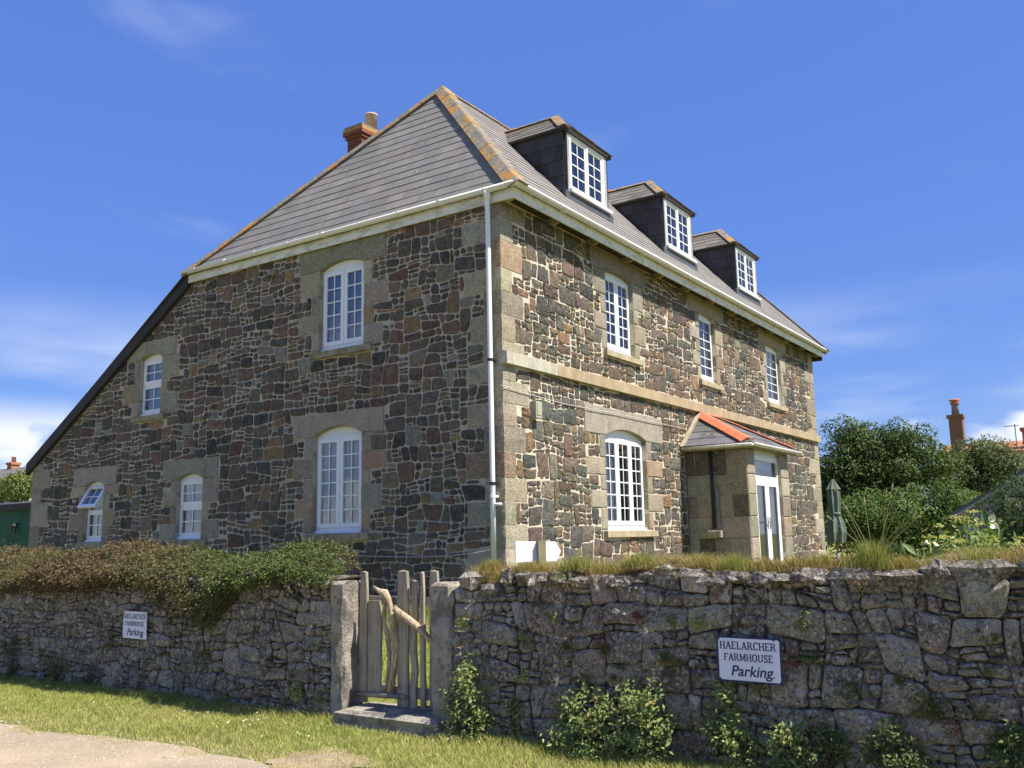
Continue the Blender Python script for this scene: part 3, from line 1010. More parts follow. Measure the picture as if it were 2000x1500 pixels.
def window(F, o, seed, parent=house):
    kind, u0, u1, z0, zs, rise = o
    D = -0.115
    m = MB()
    w = 0.045
    frame_rect(m, F, u0 + 0.004, u1 - 0.004, z0 + 0.035, zs, w, D, D + 0.035)
    m.fbox(F, u0 + 0.004, u1 - 0.004, z0 - 0.002, z0 + 0.036, D, D + 0.075)
    if kind in ('sash', 'open'):
        vm = z0 + 0.036 + (zs - z0) * 0.5
        m.fbox(F, u0 + w, u1 - w, vm - 0.03, vm + 0.03, D, D + 0.035)
    win = mk('window', m, 'white_plastic', parent)
    m = MB()
    m.prism(F, [(u0 + 0.004, zs + 0.001), (u1 - 0.004, zs + 0.001)] + arch(u0 + 0.006, u1 - 0.006, zs + 0.002, rise - 0.006)[0:], D - 0.01, D + 0.028)
    mk('arched_head', m, 'white_plastic', win)
    a, b, lo, hi = u0 + w, u1 - w, z0 + 0.036 + w, zs - w
    d = D + 0.012
    if kind in ('pair', 'triple', 'single'):
        n = dict(pair=2, triple=3, single=1)[kind]
        rows = 5 if zs > 2.5 and F is F_SIDE else 6
        for i in range(n):
            sash(F, win, a + (b - a) * i / n + (0.004 if i else 0), a + (b - a) * (i + 1) / n - (0.004 if i < n - 1 else 0), lo, hi, rows, 2, d + 0.012, 0.066 if n > 1 else 0.06)
    elif kind == 'sash':
        sash(F, win, a, b, lo, vm - 0.03, 2, 2, d, 0.03)
        sash(F, win, a, b, vm + 0.03, hi, 2, 2, d + 0.006, 0.055)
    else:
        sash(F, win, a, b, lo, vm - 0.03, 2, 2, d, 0.03)
        # top-hung vent pushed out at the bottom
        t = math.radians(30)
        G = lambda u, v, dd: F(u, hi + (v - hi) * math.cos(t) + (dd - d) * math.sin(t), d + (hi - v) * math.sin(t) + (dd - d) * math.cos(t))
        m = MB()
        frame_rect(m, G, a - 0.02, b + 0.02, vm + 0.0, hi + 0.02, 0.062, d, d + 0.045)
        mk('vent_casement', m, 'white_plastic', win)
        q = (a + 0.042, b - 0.042, vm + 0.062, hi - 0.042)
        for i in range(2):
            for j in range(2):
                p = MB().fbox(G, q[0] + (q[1] - q[0]) * i / 2 + 0.002, q[0] + (q[1] - q[0]) * (i + 1) / 2 - 0.002, q[2] + (q[3] - q[2]) * j / 2 + 0.002, q[2] + (q[3] - q[2]) * (j + 1) / 2 - 0.002, d + 0.010, d + 0.016)
                mk('pane', p, 'glass', win)
        for c in (MB().fbox(G, (q[0] + q[1]) / 2 - 0.009, (q[0] + q[1]) / 2 + 0.009, q[2], q[3], d + 0.017, d + 0.026), MB().fbox(G, q[0], q[1], (q[2] + q[3]) / 2 - 0.009, (q[2] + q[3]) / 2 + 0.009, d + 0.0175, d + 0.0255)):
            mk('glazing_bar', c, 'white_plastic', win)
    if F is F_SIDE:
        curtain(F, win, u0 + 0.03, u1 - 0.03, z0 + 0.05, zs + rise, D - 0.05, 'net_curtain', 0.012)
    elif kind == 'single':
        c = (u0 + u1) / 2 + 0.02
        curtain(F, win, c - 0.09, c + 0.13, z0 + 0.05, zs, D - 0.10, 'white_curtain')
    elif kind == 'triple':
        curtain(F, win, u0 + 0.05, u0 + 0.30, z0 + 0.05, zs + rise, D - 0.11, 'net_curtain')
        curtain(F, win, u1 - 0.30, u1 - 0.05, z0 + 0.05, zs + rise, D - 0.11, 'net_curtain')
    else:
        curtain(F, win, u0 + 0.04, u0 + 0.16, z0 + 0.05, zs + rise, D - 0.11, 'net_curtain')
        curtain(F, win, u1 - 0.16, u1 - 0.04, z0 + 0.05, zs + rise, D - 0.11, 'net_curtain')
    return win
for i, o in enumerate(WIN_SIDE):
    window(F_SIDE, o, i)
for i, o in enumerate(WIN_FRONT):
    window(F_FRONT, o, i)

# ------------------------------------------------------------------ main roof
EX, EYS, EYF, EZ = 0.39, -0.12, 15.06, 4.87           # eaves: front x, near y, far y, height
RX, RZ, RY0, RY1 = -2.18, 7.70, 1.50, 13.44           # ridge
HX = -6.87                                            # rear end of the near eaves
A, B_, C_, D_ = Vector((EX, EYS, EZ)), Vector((EX, EYF, EZ)), Vector((RX, RY0, RZ)), Vector((RX, RY1, RZ))
Hn, Hf = Vector((HX, EYS, EZ - 0.01)), Vector((HX, EYF, EZ - 0.01))
Kn, Kf = Vector((XL - 0.10, -0.05, 1.70)), Vector((XL - 0.10, EYF, 1.70))
m = MB()
dn = Vector((0, 0, -0.05))
for P in ((A, B_, D_, C_), (Hn, A, C_), (B_, Hf, D_), (Hf, Hn, C_, D_), (Kf, Kn, Hn, Hf)):
    m.add([p + dn for p in P], [tuple(range(len(P)))])
roof = mk('roof', m, 'dark_board', house)
SL = [(3, (0.205, 0.190, 0.172)), (2, (0.23, 0.208, 0.182)), (1, (0.185, 0.174, 0.162))]
def slate_courses(parent, P0, P1, Q1, Q0, n, w, seed, pal=SL, mat='roof_slate', name='slate_course', lift=0.006, th=0.008, spread=0.3):
    """P0-P1 the eave, Q0-Q1 the top; n courses of slates lying on that plane"""
    P0, P1, Q0, Q1 = map(Vector, (P0, P1, Q0, Q1))
    nrm = (P1 - P0).cross(Q0 - P0).normalized()
    if nrm.z < 0:
        nrm = -nrm
    r = random.Random(seed)
    edge = (P1 - P0).normalized()
    for k in range(n):
        t0, t1 = k / n, min((k + 1.02) / n, 1.0)
        a0, b0, a1, b1 = P0.lerp(Q0, t0), P1.lerp(Q1, t0), P0.lerp(Q0, t1), P1.lerp(Q1, t1)
        up = nrm * (lift + th)
        m = MB()
        L0, R0, L1, R1 = [(p - P0).dot(edge) for p in (a0, b0, a1, b1)]
        s = min(L0, L1) - r.random() * w
        base0, base1 = a0 - edge * L0, a1 - edge * L1
        while s < max(R0, R1):
            e = s + w - 0.0025
            x0, x1, y0, y1 = max(s, L0), min(e, R0), max(s, L1), min(e, R1)
            if x1 - x0 > 0.01 or y1 - y0 > 0.01:
                if x1 < x0:
                    x0 = x1 = min(max((x0 + x1) / 2, L0), R0)
                if y1 < y0:
                    y0 = y1 = min(max((y0 + y1) / 2, L1), R1)
                h = nrm * r.uniform(-0.0015, 0.0025)
                p = [base0 + edge * x0 + up + h, base0 + edge * x1 + up + h, base1 + edge * y1 + nrm * 0.006, base1 + edge * y0 + nrm * 0.006]
                q = [base0 + edge * x0 + nrm * 0.001, base0 + edge * x1 + nrm * 0.001]
                c = pick(r, pal)
                g = sum(c) / 3
                c = tuple((0.205, 0.190, 0.172)[i] * (1 - spread) + x * spread if pal is SL else x for i, x in enumerate(c))
                fl = [(0, 1, 2, 3), (4, 5, 1, 0)]
                m.add(p + q, fl if (p[1] - p[0]).cross(p[3] - p[0]).dot(nrm) > 0 else [f[::-1] for f in fl], c)
            s += w
        if m.v:
            mk(name, m, mat, parent)
slate_courses(roof, Hn, A, C_, C_, 18, 0.33, 1)
slate_courses(roof, A, B_, D_, C_, 21, 0.33, 2)
m = MB()
off = Vector((0, 0, 0.012))
for P in ((B_, Hf, D_), (Hf, Hn, C_, D_), (Kf, Kn, Hn, Hf)):
    m.add([p + off for p in P], [tuple(range(len(P)))], (0.13, 0.12, 0.115))
mk('rear_slating', m, 'roof_slate', roof)
def ridge_tiles(parent, p, q, n1, n2, size, wing, mat, name, seed, thick=0.022, lift=0.02, over=0.02):
    p, q = Vector(p), Vector(q)
    L = (q - p).length
    d = (q - p) / L
    n = max(1, round(L / size))
    r = random.Random(seed)
    def wingdir(nn):
        nn = Vector(nn).normalized()
        w = d.cross(nn).normalized()
        if w.z > 0:
            w = -w
        return w, nn
    (w1, m1), (w2, m2) = wingdir(n1), wingdir(n2)
    up = (m1 + m2).normalized()
    for i in range(n):
        a, b = p + d * (L * i / n), p + d * (L * (i + 1) / n + over)
        h0, h1 = lift + r.uniform(0, 0.004), lift + 0.005 + r.uniform(0, 0.004)
        V = []
        for c, h in ((a, h1), (b, h0)):
            top = c + up * (h + thick * 1.2)
            V += [c + w1 * wing + m1 * h, c + w1 * wing + m1 * (h + thick), top + (w1 * 0.02), top + w2 * 0.02, c + w2 * wing + m2 * (h + thick), c + w2 * wing + m2 * h, c + up * h]
        k = 7
        m = MB()
        m.add(V, [(j, (j + 1) % k, k + (j + 1) % k, k + j) for j in range(k)] + [tuple(reversed(range(k))), tuple(range(k, 2 * k))])
        mk(name, m, mat, parent)
NF = Vector((1.1, 0, 1)).normalized()
NSd = Vector((0, -1.747, 1)).normalized()
NR = Vector((-0.603, 0, 1)).normalized()
NFr = Vector((0, 1.747, 1)).normalized()
A2 = A + Vector((0.03, -0.03, -0.03))
ridge_tiles(roof, A2, C_, NF, NSd, 0.46, 0.155, 'lichen_tile', 'hip_tile', 1, 0.03)
ridge_tiles(roof, Hn + Vector((-0.05, 0, -0.02)), C_, NSd, NR, 0.46, 0.12, 'lichen_tile', 'hip_tile', 2, 0.03)
ridge_tiles(roof, C_ + Vector((0, 0.03, -0.02)), D_, NF, NR, 0.46, 0.14, 'lichen_tile', 'ridge_tile', 3, 0.03)
ridge_tiles(roof, B_ + Vector((0.03, 0.03, -0.03)), D_, NF, NFr, 0.46, 0.13, 'lichen_tile', 'hip_tile', 4, 0.03)

# eaves woodwork, gutters, downpipe
m = MB().box(HX + 0.02, 0.30, -0.075, -0.045, 4.685, 4.845)
mk('fascia_board', m, 'stained_plastic', house)
m = MB().box(0.272, 0.30, -0.044, 15.0, 4.685, 4.845)
mk('fascia_board', m, 'stained_plastic', house)
m = MB().box(0.0, 0.270, -0.04, 15.0, 4.79, 4.81)
mk('soffit_board', m, 'soffit_wood', house)
m = MB().box(0.0, 0.271, 14.94, 15.0, 4.60, 4.785)
mk('eave_end_board', m, 'dark_board', house)
def half_round(p, q, r, side, mat, name, parent, n=9):
    p, q = Vector(p), Vector(q)
    d = (q - p).normalized()
    w = Vector(side)
    m = MB()
    V = []
    for c in (p, q):
        for rr in (r, r - 0.005):
            V += [c + w * (rr * math.cos(t)) + Vector((0, 0, -rr * math.sin(t))) for t in [math.pi * i / n for i in range(n + 1)]]
    k = n + 1
    fc = []
    for i in range(n):
        fc += [(i, i + 1, 2 * k + i + 1, 2 * k + i), (k + i + 1, k + i, 3 * k + i, 3 * k + i + 1), (i, k + i, k + i + 1, i + 1), (2 * k + i + 1, 3 * k + i + 1, 3 * k + i, 2 * k + i)]
    fc += [(0, 2 * k, 3 * k, k), (n, k + n, 3 * k + n, 2 * k + n)]
    m.add(V, fc)
    return mk(name, m, mat, parent, True)
GR, GZ = 0.062, 4.885
g1 = half_round((HX - 0.06, -0.142, GZ), (0.36, -0.142, GZ), GR, (0, -1, 0), 'gutter_plastic', 'gutter', house)
g2 = half_round((0.367, -0.19, GZ), (0.367, 15.16, GZ), GR, (1, 0, 0), 'gutter_plastic', 'gutter', house)
for g, fx in ((g1, 0), (g2, 1)):
    n = 9 if fx == 0 else 17
    for i in range(n):
        t = (i + 0.45) / n
        c = Vector((HX + (0.30 - HX) * t, -0.142, GZ)) if fx == 0 else Vector((0.367, -0.1 + 15.2 * t, GZ))
        ax = Vector((1, 0, 0)) if fx == 0 else Vector((0, 1, 0))
        big = i % 3 == 1
        half_round(c - ax * (0.045 if big else 0.014), c + ax * (0.045 if big else 0.014), GR + 0.007, (0, -1, 0) if fx == 0 else (1, 0, 0), 'gutter_plastic', 'gutter_bracket', g)
m = MB().tube([(HX - 0.06, -0.142, GZ), (HX - 0.066, -0.142, GZ)], 0.06, 12)
pipe = MB().tube([(-0.115, -0.142, GZ - 0.05), (-0.115, -0.142, GZ - 0.16), (-0.115, -0.135, GZ - 0.3), (-0.117, -0.115, 0.7), (-0.118, -0.112, -0.30)], 0.0355, 12)
pipe = mk('downpipe', pipe, 'white_plastic', house, True)
mk('outlet', MB().tube([(-0.115, -0.142, GZ - 0.02), (-0.115, -0.142, GZ - 0.17)], [0.056, 0.043], 12), 'white_plastic', pipe, True)
for z, mt in ((2.42, 'black_metal'), (0.73, 'black_metal'), (0.56, 'white_plastic')):
    m = MB().tube([(-0.117, -0.118, z - 0.02), (-0.117, -0.118, z + 0.02)], 0.042, 12)
    m.box(-0.15, -0.085, -0.085, -0.016, z - 0.015, z + 0.015)
    mk('pipe_clip', m, mt, pipe)
mk('pipe_branch', MB().tube([(-0.117, -0.115, 0.45), (0.02, -0.115, 0.45)], 0.02, 8), 'white_plastic', pipe, True)
for i in range(13):
    y = 0.02 + i * 1.235
    F = lambda u, v, d, y=y: (0.02 + u, y + d, 4.63 + v)
    pts = [(0.0, 0.16), (0.0, 0.10), (0.06, 0.065), (0.13, 0.055), (0.19, 0.07), (0.225, 0.105), (0.225, 0.16)]
    mk('rafter_foot', MB().prism(F, pts[::-1], -0.025, 0.025), 'aged_cream', house)
F = lambda u, v, d: (u, -0.09 + d, v)
m = MB().prism(F, [(-6.84, 4.86), (-6.84, 4.62), (XL - 0.13, 1.47), (XL - 0.13, 1.70)][::-1], -0.0, 0.085)
mk('verge_board', m, 'dark_board', house)

# dormers
def dormer(cy):
    hw, x0, z0, z1 = 0.735, -0.12, 5.42, 6.60
    zr = lambda x: 5.30 - 1.1 * x
    ya, yb = cy - hw, cy + hw
    m = MB()                           # carcass
    xb = (5.30 - z1) / 1.1
    for y in (ya, yb):
        m.add([(x0, y, zr(x0)), (x0, y, z1), (xb, y, z1)], [(0, 1, 2) if y == ya else (2, 1, 0)])
    wl_, wr, wz0, wz1 = cy - 0.595, cy + 0.595, 5.60, 6.57
    d = mk('dormer', m, 'dark_board', house)
    FD = lambda u, v, dd: (x0 + dd, u, v)
    # corner boards, apron, head
    for q0, q1, p0, p1 in ((ya, ya + 0.065, ya + 0.066, wl_ - 0.002), (yb - 0.065, yb, wr + 0.002, yb - 0.066)):
        mk('corner_slate', MB().fbox(FD, q0, q1, z0 + 0.02, z1, -0.02, 0.012), 'hung_slate', d)
        mk('lead_corner', MB().fbox(FD, p0, p1, 5.55, z1, -0.02, 0.03), 'pale_lead', d)
    mk('apron', MB().fbox(FD, ya - 0.04, yb + 0.12, z0 - 0.06, 5.545, -0.02, 0.04), 'lead_sheet', d)
    # window
    m = MB()
    frame_rect(m, FD, wl_, wr, wz0, wz1, 0.055, -0.03, 0.025)
    m.fbox(FD, cy - 0.03, cy + 0.03, wz0 + 0.055, wz1 - 0.055, -0.03, 0.025)
    m.fbox(FD, wl_ - 0.05, wr + 0.16, 5.547, 5.598, -0.02, 0.085)
    mk('window_frame', m, 'white_plastic', d)
    for s in (0, 1):
        a, b = (wl_ + 0.055, cy - 0.03) if s == 0 else (cy + 0.03, wr - 0.055)
        sash(FD, d, a, b, wz0 + 0.055, wz1 - 0.055, 4, 2, -0.022, 0.035)
    mk('room_lining', MB().box(x0 - 0.42, x0 - 0.40, ya + 0.02, yb - 0.02, 5.6, 6.58), 'room_pale', d)
    curtain(FD, d, wr - 0.16, wr - 0.05, wz0 + 0.05, wz1, -0.10, 'net_curtain')
    # slate-hung cheeks
    r = random.Random(int(cy * 10))
    for y, sgn in ((ya, -1), (yb, 1)):
        z = z1
        k = 0
        while z > 5.44:
            h = 0.262
            u = x0 - (0.15 if k % 2 else 0.0)
            first = True
            while True:
                ua, ub = (x0, u) if (first and k % 2) else (u, u - 0.30)
                first = False
                lo = z - h
                # clip the slate to the roof line
                P = clip([(ua, lo), (ua, z), (ub + 0.005, z), (ub + 0.005, lo)], -1.1, -1, -5.30 + 0.01)
                P = dedupe(P, 0.004)
                if len(P) < 3 or abs(area(P)) < 0.002:
                    if ub < (5.30 - z) / 1.1:
                        break
                else:
                    if area(P) < 0:
                        P = P[::-1]
                    th = lambda v: 0.006 + 0.014 * (z - v) / h
                    V = [(a_, y, v_) for a_, v_ in P] + [(a_, y + sgn * th(v_), v_) for a_, v_ in P]
                    n = len(P)
                    c = 0.042 * r.uniform(0.75, 1.3)
                    fc = [tuple(range(n)), tuple(range(2 * n - 1, n - 1, -1))] + [(i, (i + 1) % n, n + (i + 1) % n, n + i) for i in range(n)]
                    mk('cheek_slate', MB().add(V, fc, (c, c * 0.95, c * 0.98)), 'hung_slate', d)
                u = ub
                if u < -1.5:
                    break
            z -= h
            k += 1
    # little hipped roof
    zr0, zt = 6.605, 7.235
    ea, eb, ex = cy - hw - 0.07, cy + hw + 0.07, -0.055
    apex, back = Vector((-0.68, cy, zt)), Vector((-1.80, cy, zt))
    fl, frr = Vector((ex, ea, zr0)), Vector((ex, eb, zr0))
    bl, br_ = Vector((-1.22, ea, zr0)), Vector((-1.22, eb, zr0))
    m = MB()
    low = Vector((0, 0, -0.035))
    for P in ((bl, fl, apex, back), (frr, br_, back, apex), (fl, frr, apex)):
        m.add([p for p in P], [tuple(range(len(P)))])
    m.add([bl + low, fl + low, frr + low, br_ + low], [(3, 2, 1, 0)])
    m.add([bl, fl, fl + low, bl + low], [(3, 2, 1, 0)])
    m.add([fl, frr, frr + low, fl + low], [(3, 2, 1, 0)])
    m.add([frr, br_, br_ + low, frr + low], [(3, 2, 1, 0)])
    mk('dormer_roof', m, 'dark_board', d)
    SD = [(2, (0.150, 0.135, 0.110)), (1, (0.135, 0.122, 0.105))]
    slate_courses(d, bl, fl, apex, back, 5, 0.30, int(cy * 7), SD)
    slate_courses(d, frr, br_, back, apex, 5, 0.30, int(cy * 7) + 1, SD)
    slate_courses(d, fl, frr, apex, apex, 5, 0.30, int(cy * 7) + 2, SD)
    nl = (fl - bl).cross(apex - bl).normalized()
    nr = (br_ - frr).cross(back - frr).normalized()
    nf = (frr - fl).cross(apex - fl).normalized()
    nl, nr, nf = [n if n.z > 0 else -n for n in (nl, nr, nf)]
    ridge_tiles(d, back, apex + Vector((0.04, 0, 0)), nl, nr, 0.38, 0.10, 'lichen_tile', 'ridge_tile', 1, 0.018, 0.022)
    ridge_tiles(d, fl + Vector((0.0, 0.0, 0)), apex, nl, nf, 0.38, 0.10, 'lichen_tile', 'hip_tile', 2, 0.018, 0.022)
    ridge_tiles(d, frr, apex, nr, nf, 0.38, 0.10, 'lichen_tile', 'hip_tile', 3, 0.018, 0.022)
    return d
for cy in (2.79, 6.51, 10.40):
    dormer(cy)

# chimney on the rear slope
chx, chy = -5.42, 2.93                 # near corner
m = MB()
cw, cd = 0.80, 0.40
m.box(chx - cd + 0.012, chx - 0.012, chy + 0.012, chy + cw - 0.012, 5.0, 8.44)
ch = mk('chimney', m, 'side_mortar', house)
r = random.Random(3)
z = 6.2
while z < 8.42:
    o = 0.035 if (8.20 <= z or abs(z - 7.85) < 0.04) else 0.0
    o = 0.07 if z > 8.28 else o
    c = (0.21, 0.074, 0.046) if z < 8.36 else (0.36, 0.19, 0.06)
    k = r.uniform(0.8, 1.2)
    mm = MB().box(chx - cd - o, chx + o, chy - o, chy + cw + o, z, z + 0.068, tuple(x * k for x in c))
    mk('brick_course', mm, 'brick_red', ch)
    z += 0.075
m = MB().box(chx - cd - 0.05, chx + 0.05, chy - 0.05, chy + cw + 0.05, z, z + 0.05)
mk('flaunching', m, 'lichen_tile', ch)
m = MB().lathe(chx - 0.13, chy + 0.42, [(0.135, z + 0.04), (0.125, z + 0.40), (0.137, z + 0.41), (0.137, z + 0.44), (0.105, z + 0.44), (0.10, z + 0.1)], 20)
mk('chimney_pot', m, 'clay_pot', ch, True)

# small fittings on the walls
m = MB()
m.add([F_SIDE(-4.75, 4.42, 0.01), F_SIDE(-4.53, 4.42, 0.01), F_SIDE(-4.57, 4.54, 0.01), F_SIDE(-4.71, 4.54, 0.01), F_SIDE(-4.75, 4.42, 0.13), F_SIDE(-4.53, 4.42, 0.13), F_SIDE(-4.57, 4.54, 0.05), F_SIDE(-4.71, 4.54, 0.05)],
      [(4, 5, 6, 7), (0, 4, 7, 3), (5, 1, 2, 6), (7, 6, 2, 3)])
mk('vent_cowl', m, 'aged_cream', house)
m = MB().fbox(F_FRONT, 0.66, 0.82, 1.68, 1.92, 0.012, 0.11)
m.fbox(F_FRONT, 0.685, 0.795, 1.72, 1.88, 0.111, 0.118)
mk('alarm_box', m, 'box_plastic', house)
def sag(F, pts, r, name, mat, parent):
    m = MB().tube([F(*p) for p in pts], r, 5)
    return mk(name, m, mat, parent, True)
sag(F_FRONT, [(-0.1, 2.055, 0.04), (0.4, 2.02, 0.03), (0.95, 2.0, 0.03), (1.6, 1.98, 0.03), (2.4, 1.985, 0.045), (3.25, 2.0, 0.045), (4.6, 1.99, 0.045), (6.16, 1.975, 0.03)], 0.006, 'cable', 'white_cable', house)
sag(F_SIDE, [(-3.4, -0.19, 0.05), (-2.72, -0.208, 0.05), (-2.1, -0.228, 0.05), (-1.44, -0.237, 0.05), (-0.9, -0.222, 0.05), (-0.5, -0.19, 0.05), (-0.215, -0.15, 0.06), (-0.13, -0.10, 0.08)], 0.005, 'cable', 'white_cable', house)

# porch
F_PS = lambda u, v, d: (u, PY0 - d, v)
F_PF = lambda u, v, d: (PX + d, u, v)
PTOP = 1.54
DY0, DY1 = 6.42, 7.90
m = MB().box(0.02, PX - 0.005, PY0 + 0.005, PY0 + 0.30, BASE, PTOP).box(0.02, PX - 0.005, PY1 - 0.30, PY1 - 0.005, BASE, PTOP)
m.box(PX - 0.28, PX - 0.005, PY0 + 0.31, DY0, BASE, PTOP).box(PX - 0.28, PX - 0.005, DY1, PY1 - 0.31, BASE, PTOP)
m.box(0.02, PX - 0.005, PY0 + 0.005, PY1 - 0.005, PTOP + 0.001, PTOP + 0.06)
porch = mk('porch', m, 'side_mortar', house)
r = random.Random(9)
v = BASE
k = 0
while v < PTOP - 0.02:
    h = min(r.uniform(0.36, 0.42), PTOP - v)
    if PTOP - v - h < 0.15:
        h = PTOP - v
    cuts = [0.02] + ([0.16 + r.uniform(0, 0.1), 0.52, 0.86 + r.uniform(-0.05, 0.05)] if k % 2 else [0.50 + r.uniform(-0.05, 0.05)]) + [PX]
    for a, b in zip(cuts, cuts[1:]):
        dark = (b - a) < 0.36
        col = pick(r, [(1, (0.10, 0.08, 0.06))]) if dark and r.random() < 0.7 else pick(r, GRAN[:2])
        block(F_PS, a + 0.006, b - 0.006 if b < PX else b, v + 0.006, v + h - 0.006, -0.05, 0.012, r, col, 'granite', 'porch_stone', porch)
    for a, b in ((PY0, DY0), (DY1, PY1)):
        block(F_PF, a, b, v + 0.006, v + h - 0.006, -0.05, 0.012, r, pick(r, GRAN[:2]), 'granite', 'porch_stone', porch)
    v += h
    k += 1
# door, frame and fanlight
m = MB()
DD = -0.06
m.fbox(F_PF, DY0, DY0 + 0.07, BASE + 0.05, 1.46, DD - 0.05, DD).fbox(F_PF, DY1 - 0.07, DY1, BASE + 0.05, 1.46, DD - 0.05, DD)
m.fbox(F_PF, DY0 + 0.07, DY1 - 0.07, 1.36, 1.46, DD - 0.05, DD).fbox(F_PF, DY0 + 0.07, DY1 - 0.07, 1.0, 1.07, DD - 0.05, DD + 0.01)
m.fbox(F_PF, DY0, DY1, 1.461, PTOP, DD - 0.06, DD - 0.02)
mk('door_frame', m, 'white_plastic', porch)
mk('fanlight', MB().fbox(F_PF, DY0 + 0.071, DY1 - 0.071, 1.071, 1.359, DD - 0.03, DD - 0.024), 'glass', porch)
for a, b, hs in ((DY0 + 0.072, (DY0 + DY1) / 2 - 0.002, 1), ((DY0 + DY1) / 2 + 0.002, DY1 - 0.072, -1)):
    m = MB()
    frame_rect(m, F_PF, a, b, BASE + 0.06, 0.998, 0.11, DD - 0.04, DD + 0.012)
    m.fbox(F_PF, a + 0.11, b - 0.11, BASE + 0.17, BASE + 0.26, DD - 0.04, DD + 0.012)
    mk('door_leaf', m, 'white_plastic', porch)
    mk('door_pane', MB().fbox(F_PF, a + 0.11, b - 0.11, BASE + 0.26, 0.888, DD - 0.02, DD - 0.012), 'glass', porch)
    hx = b - 0.055 if hs > 0 else a + 0.055
    mk('door_handle', MB().fbox(F_PF, hx - 0.02, hx + 0.02, 0.08, 0.30, DD + 0.013, DD + 0.022).tube([F_PF(hx, 0.2, DD + 0.05), F_PF(hx - hs * 0.13, 0.2, DD + 0.055)], 0.010, 6), 'grey_metal', porch)
mk('door_notice', MB().fbox(F_PF, DY0 + 0.25, DY0 + 0.46, 0.32, 0.62, DD - 0.026, DD - 0.022), 'board_white', porch)
mk('doorstep', MB().fbox(F_PF, DY0 - 0.1, DY1 + 0.1, BASE, BASE + 0.05, -0.1, 0.32), 'sill_stone', porch)
# porch roof
pe0, pe1, pex, pez = PY0 - 0.14, PY1 + 0.14, PX + 0.15, 1.63
a1, a2 = Vector((0.02, 6.83, 2.355)), Vector((0.02, 7.52, 2.355))
pl_, pr_ = Vector((0.02, pe0, pez)), Vector((0.02, pe1, pez))
fl, frr = Vector((pex, pe0, pez)), Vector((pex, pe1, pez))
m = MB()
low = Vector((0, 0, -0.06))
for P in ((pl_, fl, a1), (fl, frr, a2, a1), (frr, pr_, a2)):
    m.add(P, [tuple(range(len(P)))])
m.add([pl_ + low, fl + low, frr + low, pr_ + low], [(3, 2, 1, 0)])
mk('porch_roof', m, 'dark_board', porch)
SP = [(2, (0.125, 0.125, 0.128)), (1, (0.15, 0.145, 0.14))]
slate_courses(porch, pl_, fl, a1, a1, 5, 0.34, 31, SP)
slate_courses(porch, fl, frr, a2, a1, 5, 0.34, 32, SP)
slate_courses(porch, frr, pr_, a2, a2, 5, 0.34, 33, SP)
nl = (fl - pl_).cross(a1 - pl_).normalized()
nf = (frr - fl).cross(a2 - fl).normalized()
nr = (pr_ - frr).cross(a2 - frr).normalized()
nl, nf, nr = [n if n.z > 0 else -n for n in (nl, nf, nr)]
ridge_tiles(porch, fl.lerp(a1, 0.06), a1, nl, nf, 0.55, 0.135, 'terracotta', 'hip_tile', 5, 0.022, 0.025)
ridge_tiles(porch, frr.lerp(a2, 0.05), a2, nf, nr, 0.55, 0.135, 'terracotta', 'hip_tile', 6, 0.022, 0.025)
ridge_tiles(porch, a1 - Vector((0, 0.05, 0)), a2 + Vector((0, 0.05, 0)), nf, Vector((0.6, 0, 1)), 0.45, 0.12, 'terracotta', 'ridge_tile', 7, 0.022, 0.02)
m = MB()
q = 0.11
m.add([pl_ + Vector((0, -q, 0.0)), pl_ + Vector((0.06, 0, 0.02)), a1 + Vector((0.06, 0, 0.03)), a1 + Vector((0, -q * 0.6, 0.06)), pl_ + Vector((0.07, -q, 0.0)), a1 + Vector((0.07, -q * 0.5, 0.05))], [(4, 1, 2, 5), (0, 4, 5, 3)])
mk('mortar_fillet', m, 'sill_stone', porch)
half_round((0.03, pe0 - 0.045, pez - 0.02), (pex + 0.04, pe0 - 0.045, pez - 0.02), 0.055, (0, -1, 0), 'stained_plastic', 'porch_gutter', porch)
half_round((pex + 0.045, pe0 - 0.09, pez - 0.02), (pex + 0.045, pe1 + 0.1, pez - 0.02), 0.055, (1, 0, 0), 'stained_plastic', 'porch_gutter', porch)
m = MB().box(0.03, pex - 0.02, pe0 + 0.002, pe0 + 0.022, pez - 0.10, pez - 0.012).box(pex - 0.02, pex - 0.002, pe0 + 0.002, pe1, pez - 0.10, pez - 0.012)
mk('porch_fascia', m, 'aged_cream', porch)
mk('porch_pipe', MB().tube([(0.535, PY0 - 0.06, 1.52), (0.54, PY0 - 0.06, 0.09)], 0.03, 8), 'black_metal', porch, True)
mk('cable_cover', MB().box(0.59, 0.66, PY0 - 0.05, PY0 - 0.014, 0.10, 0.82), 'grey_metal', porch)
block(F_PS, 0.40, 0.70, -0.06, 0.07, -0.04, 0.15, r, (0.34, 0.30, 0.20), 'granite', 'stone_ledge', porch)

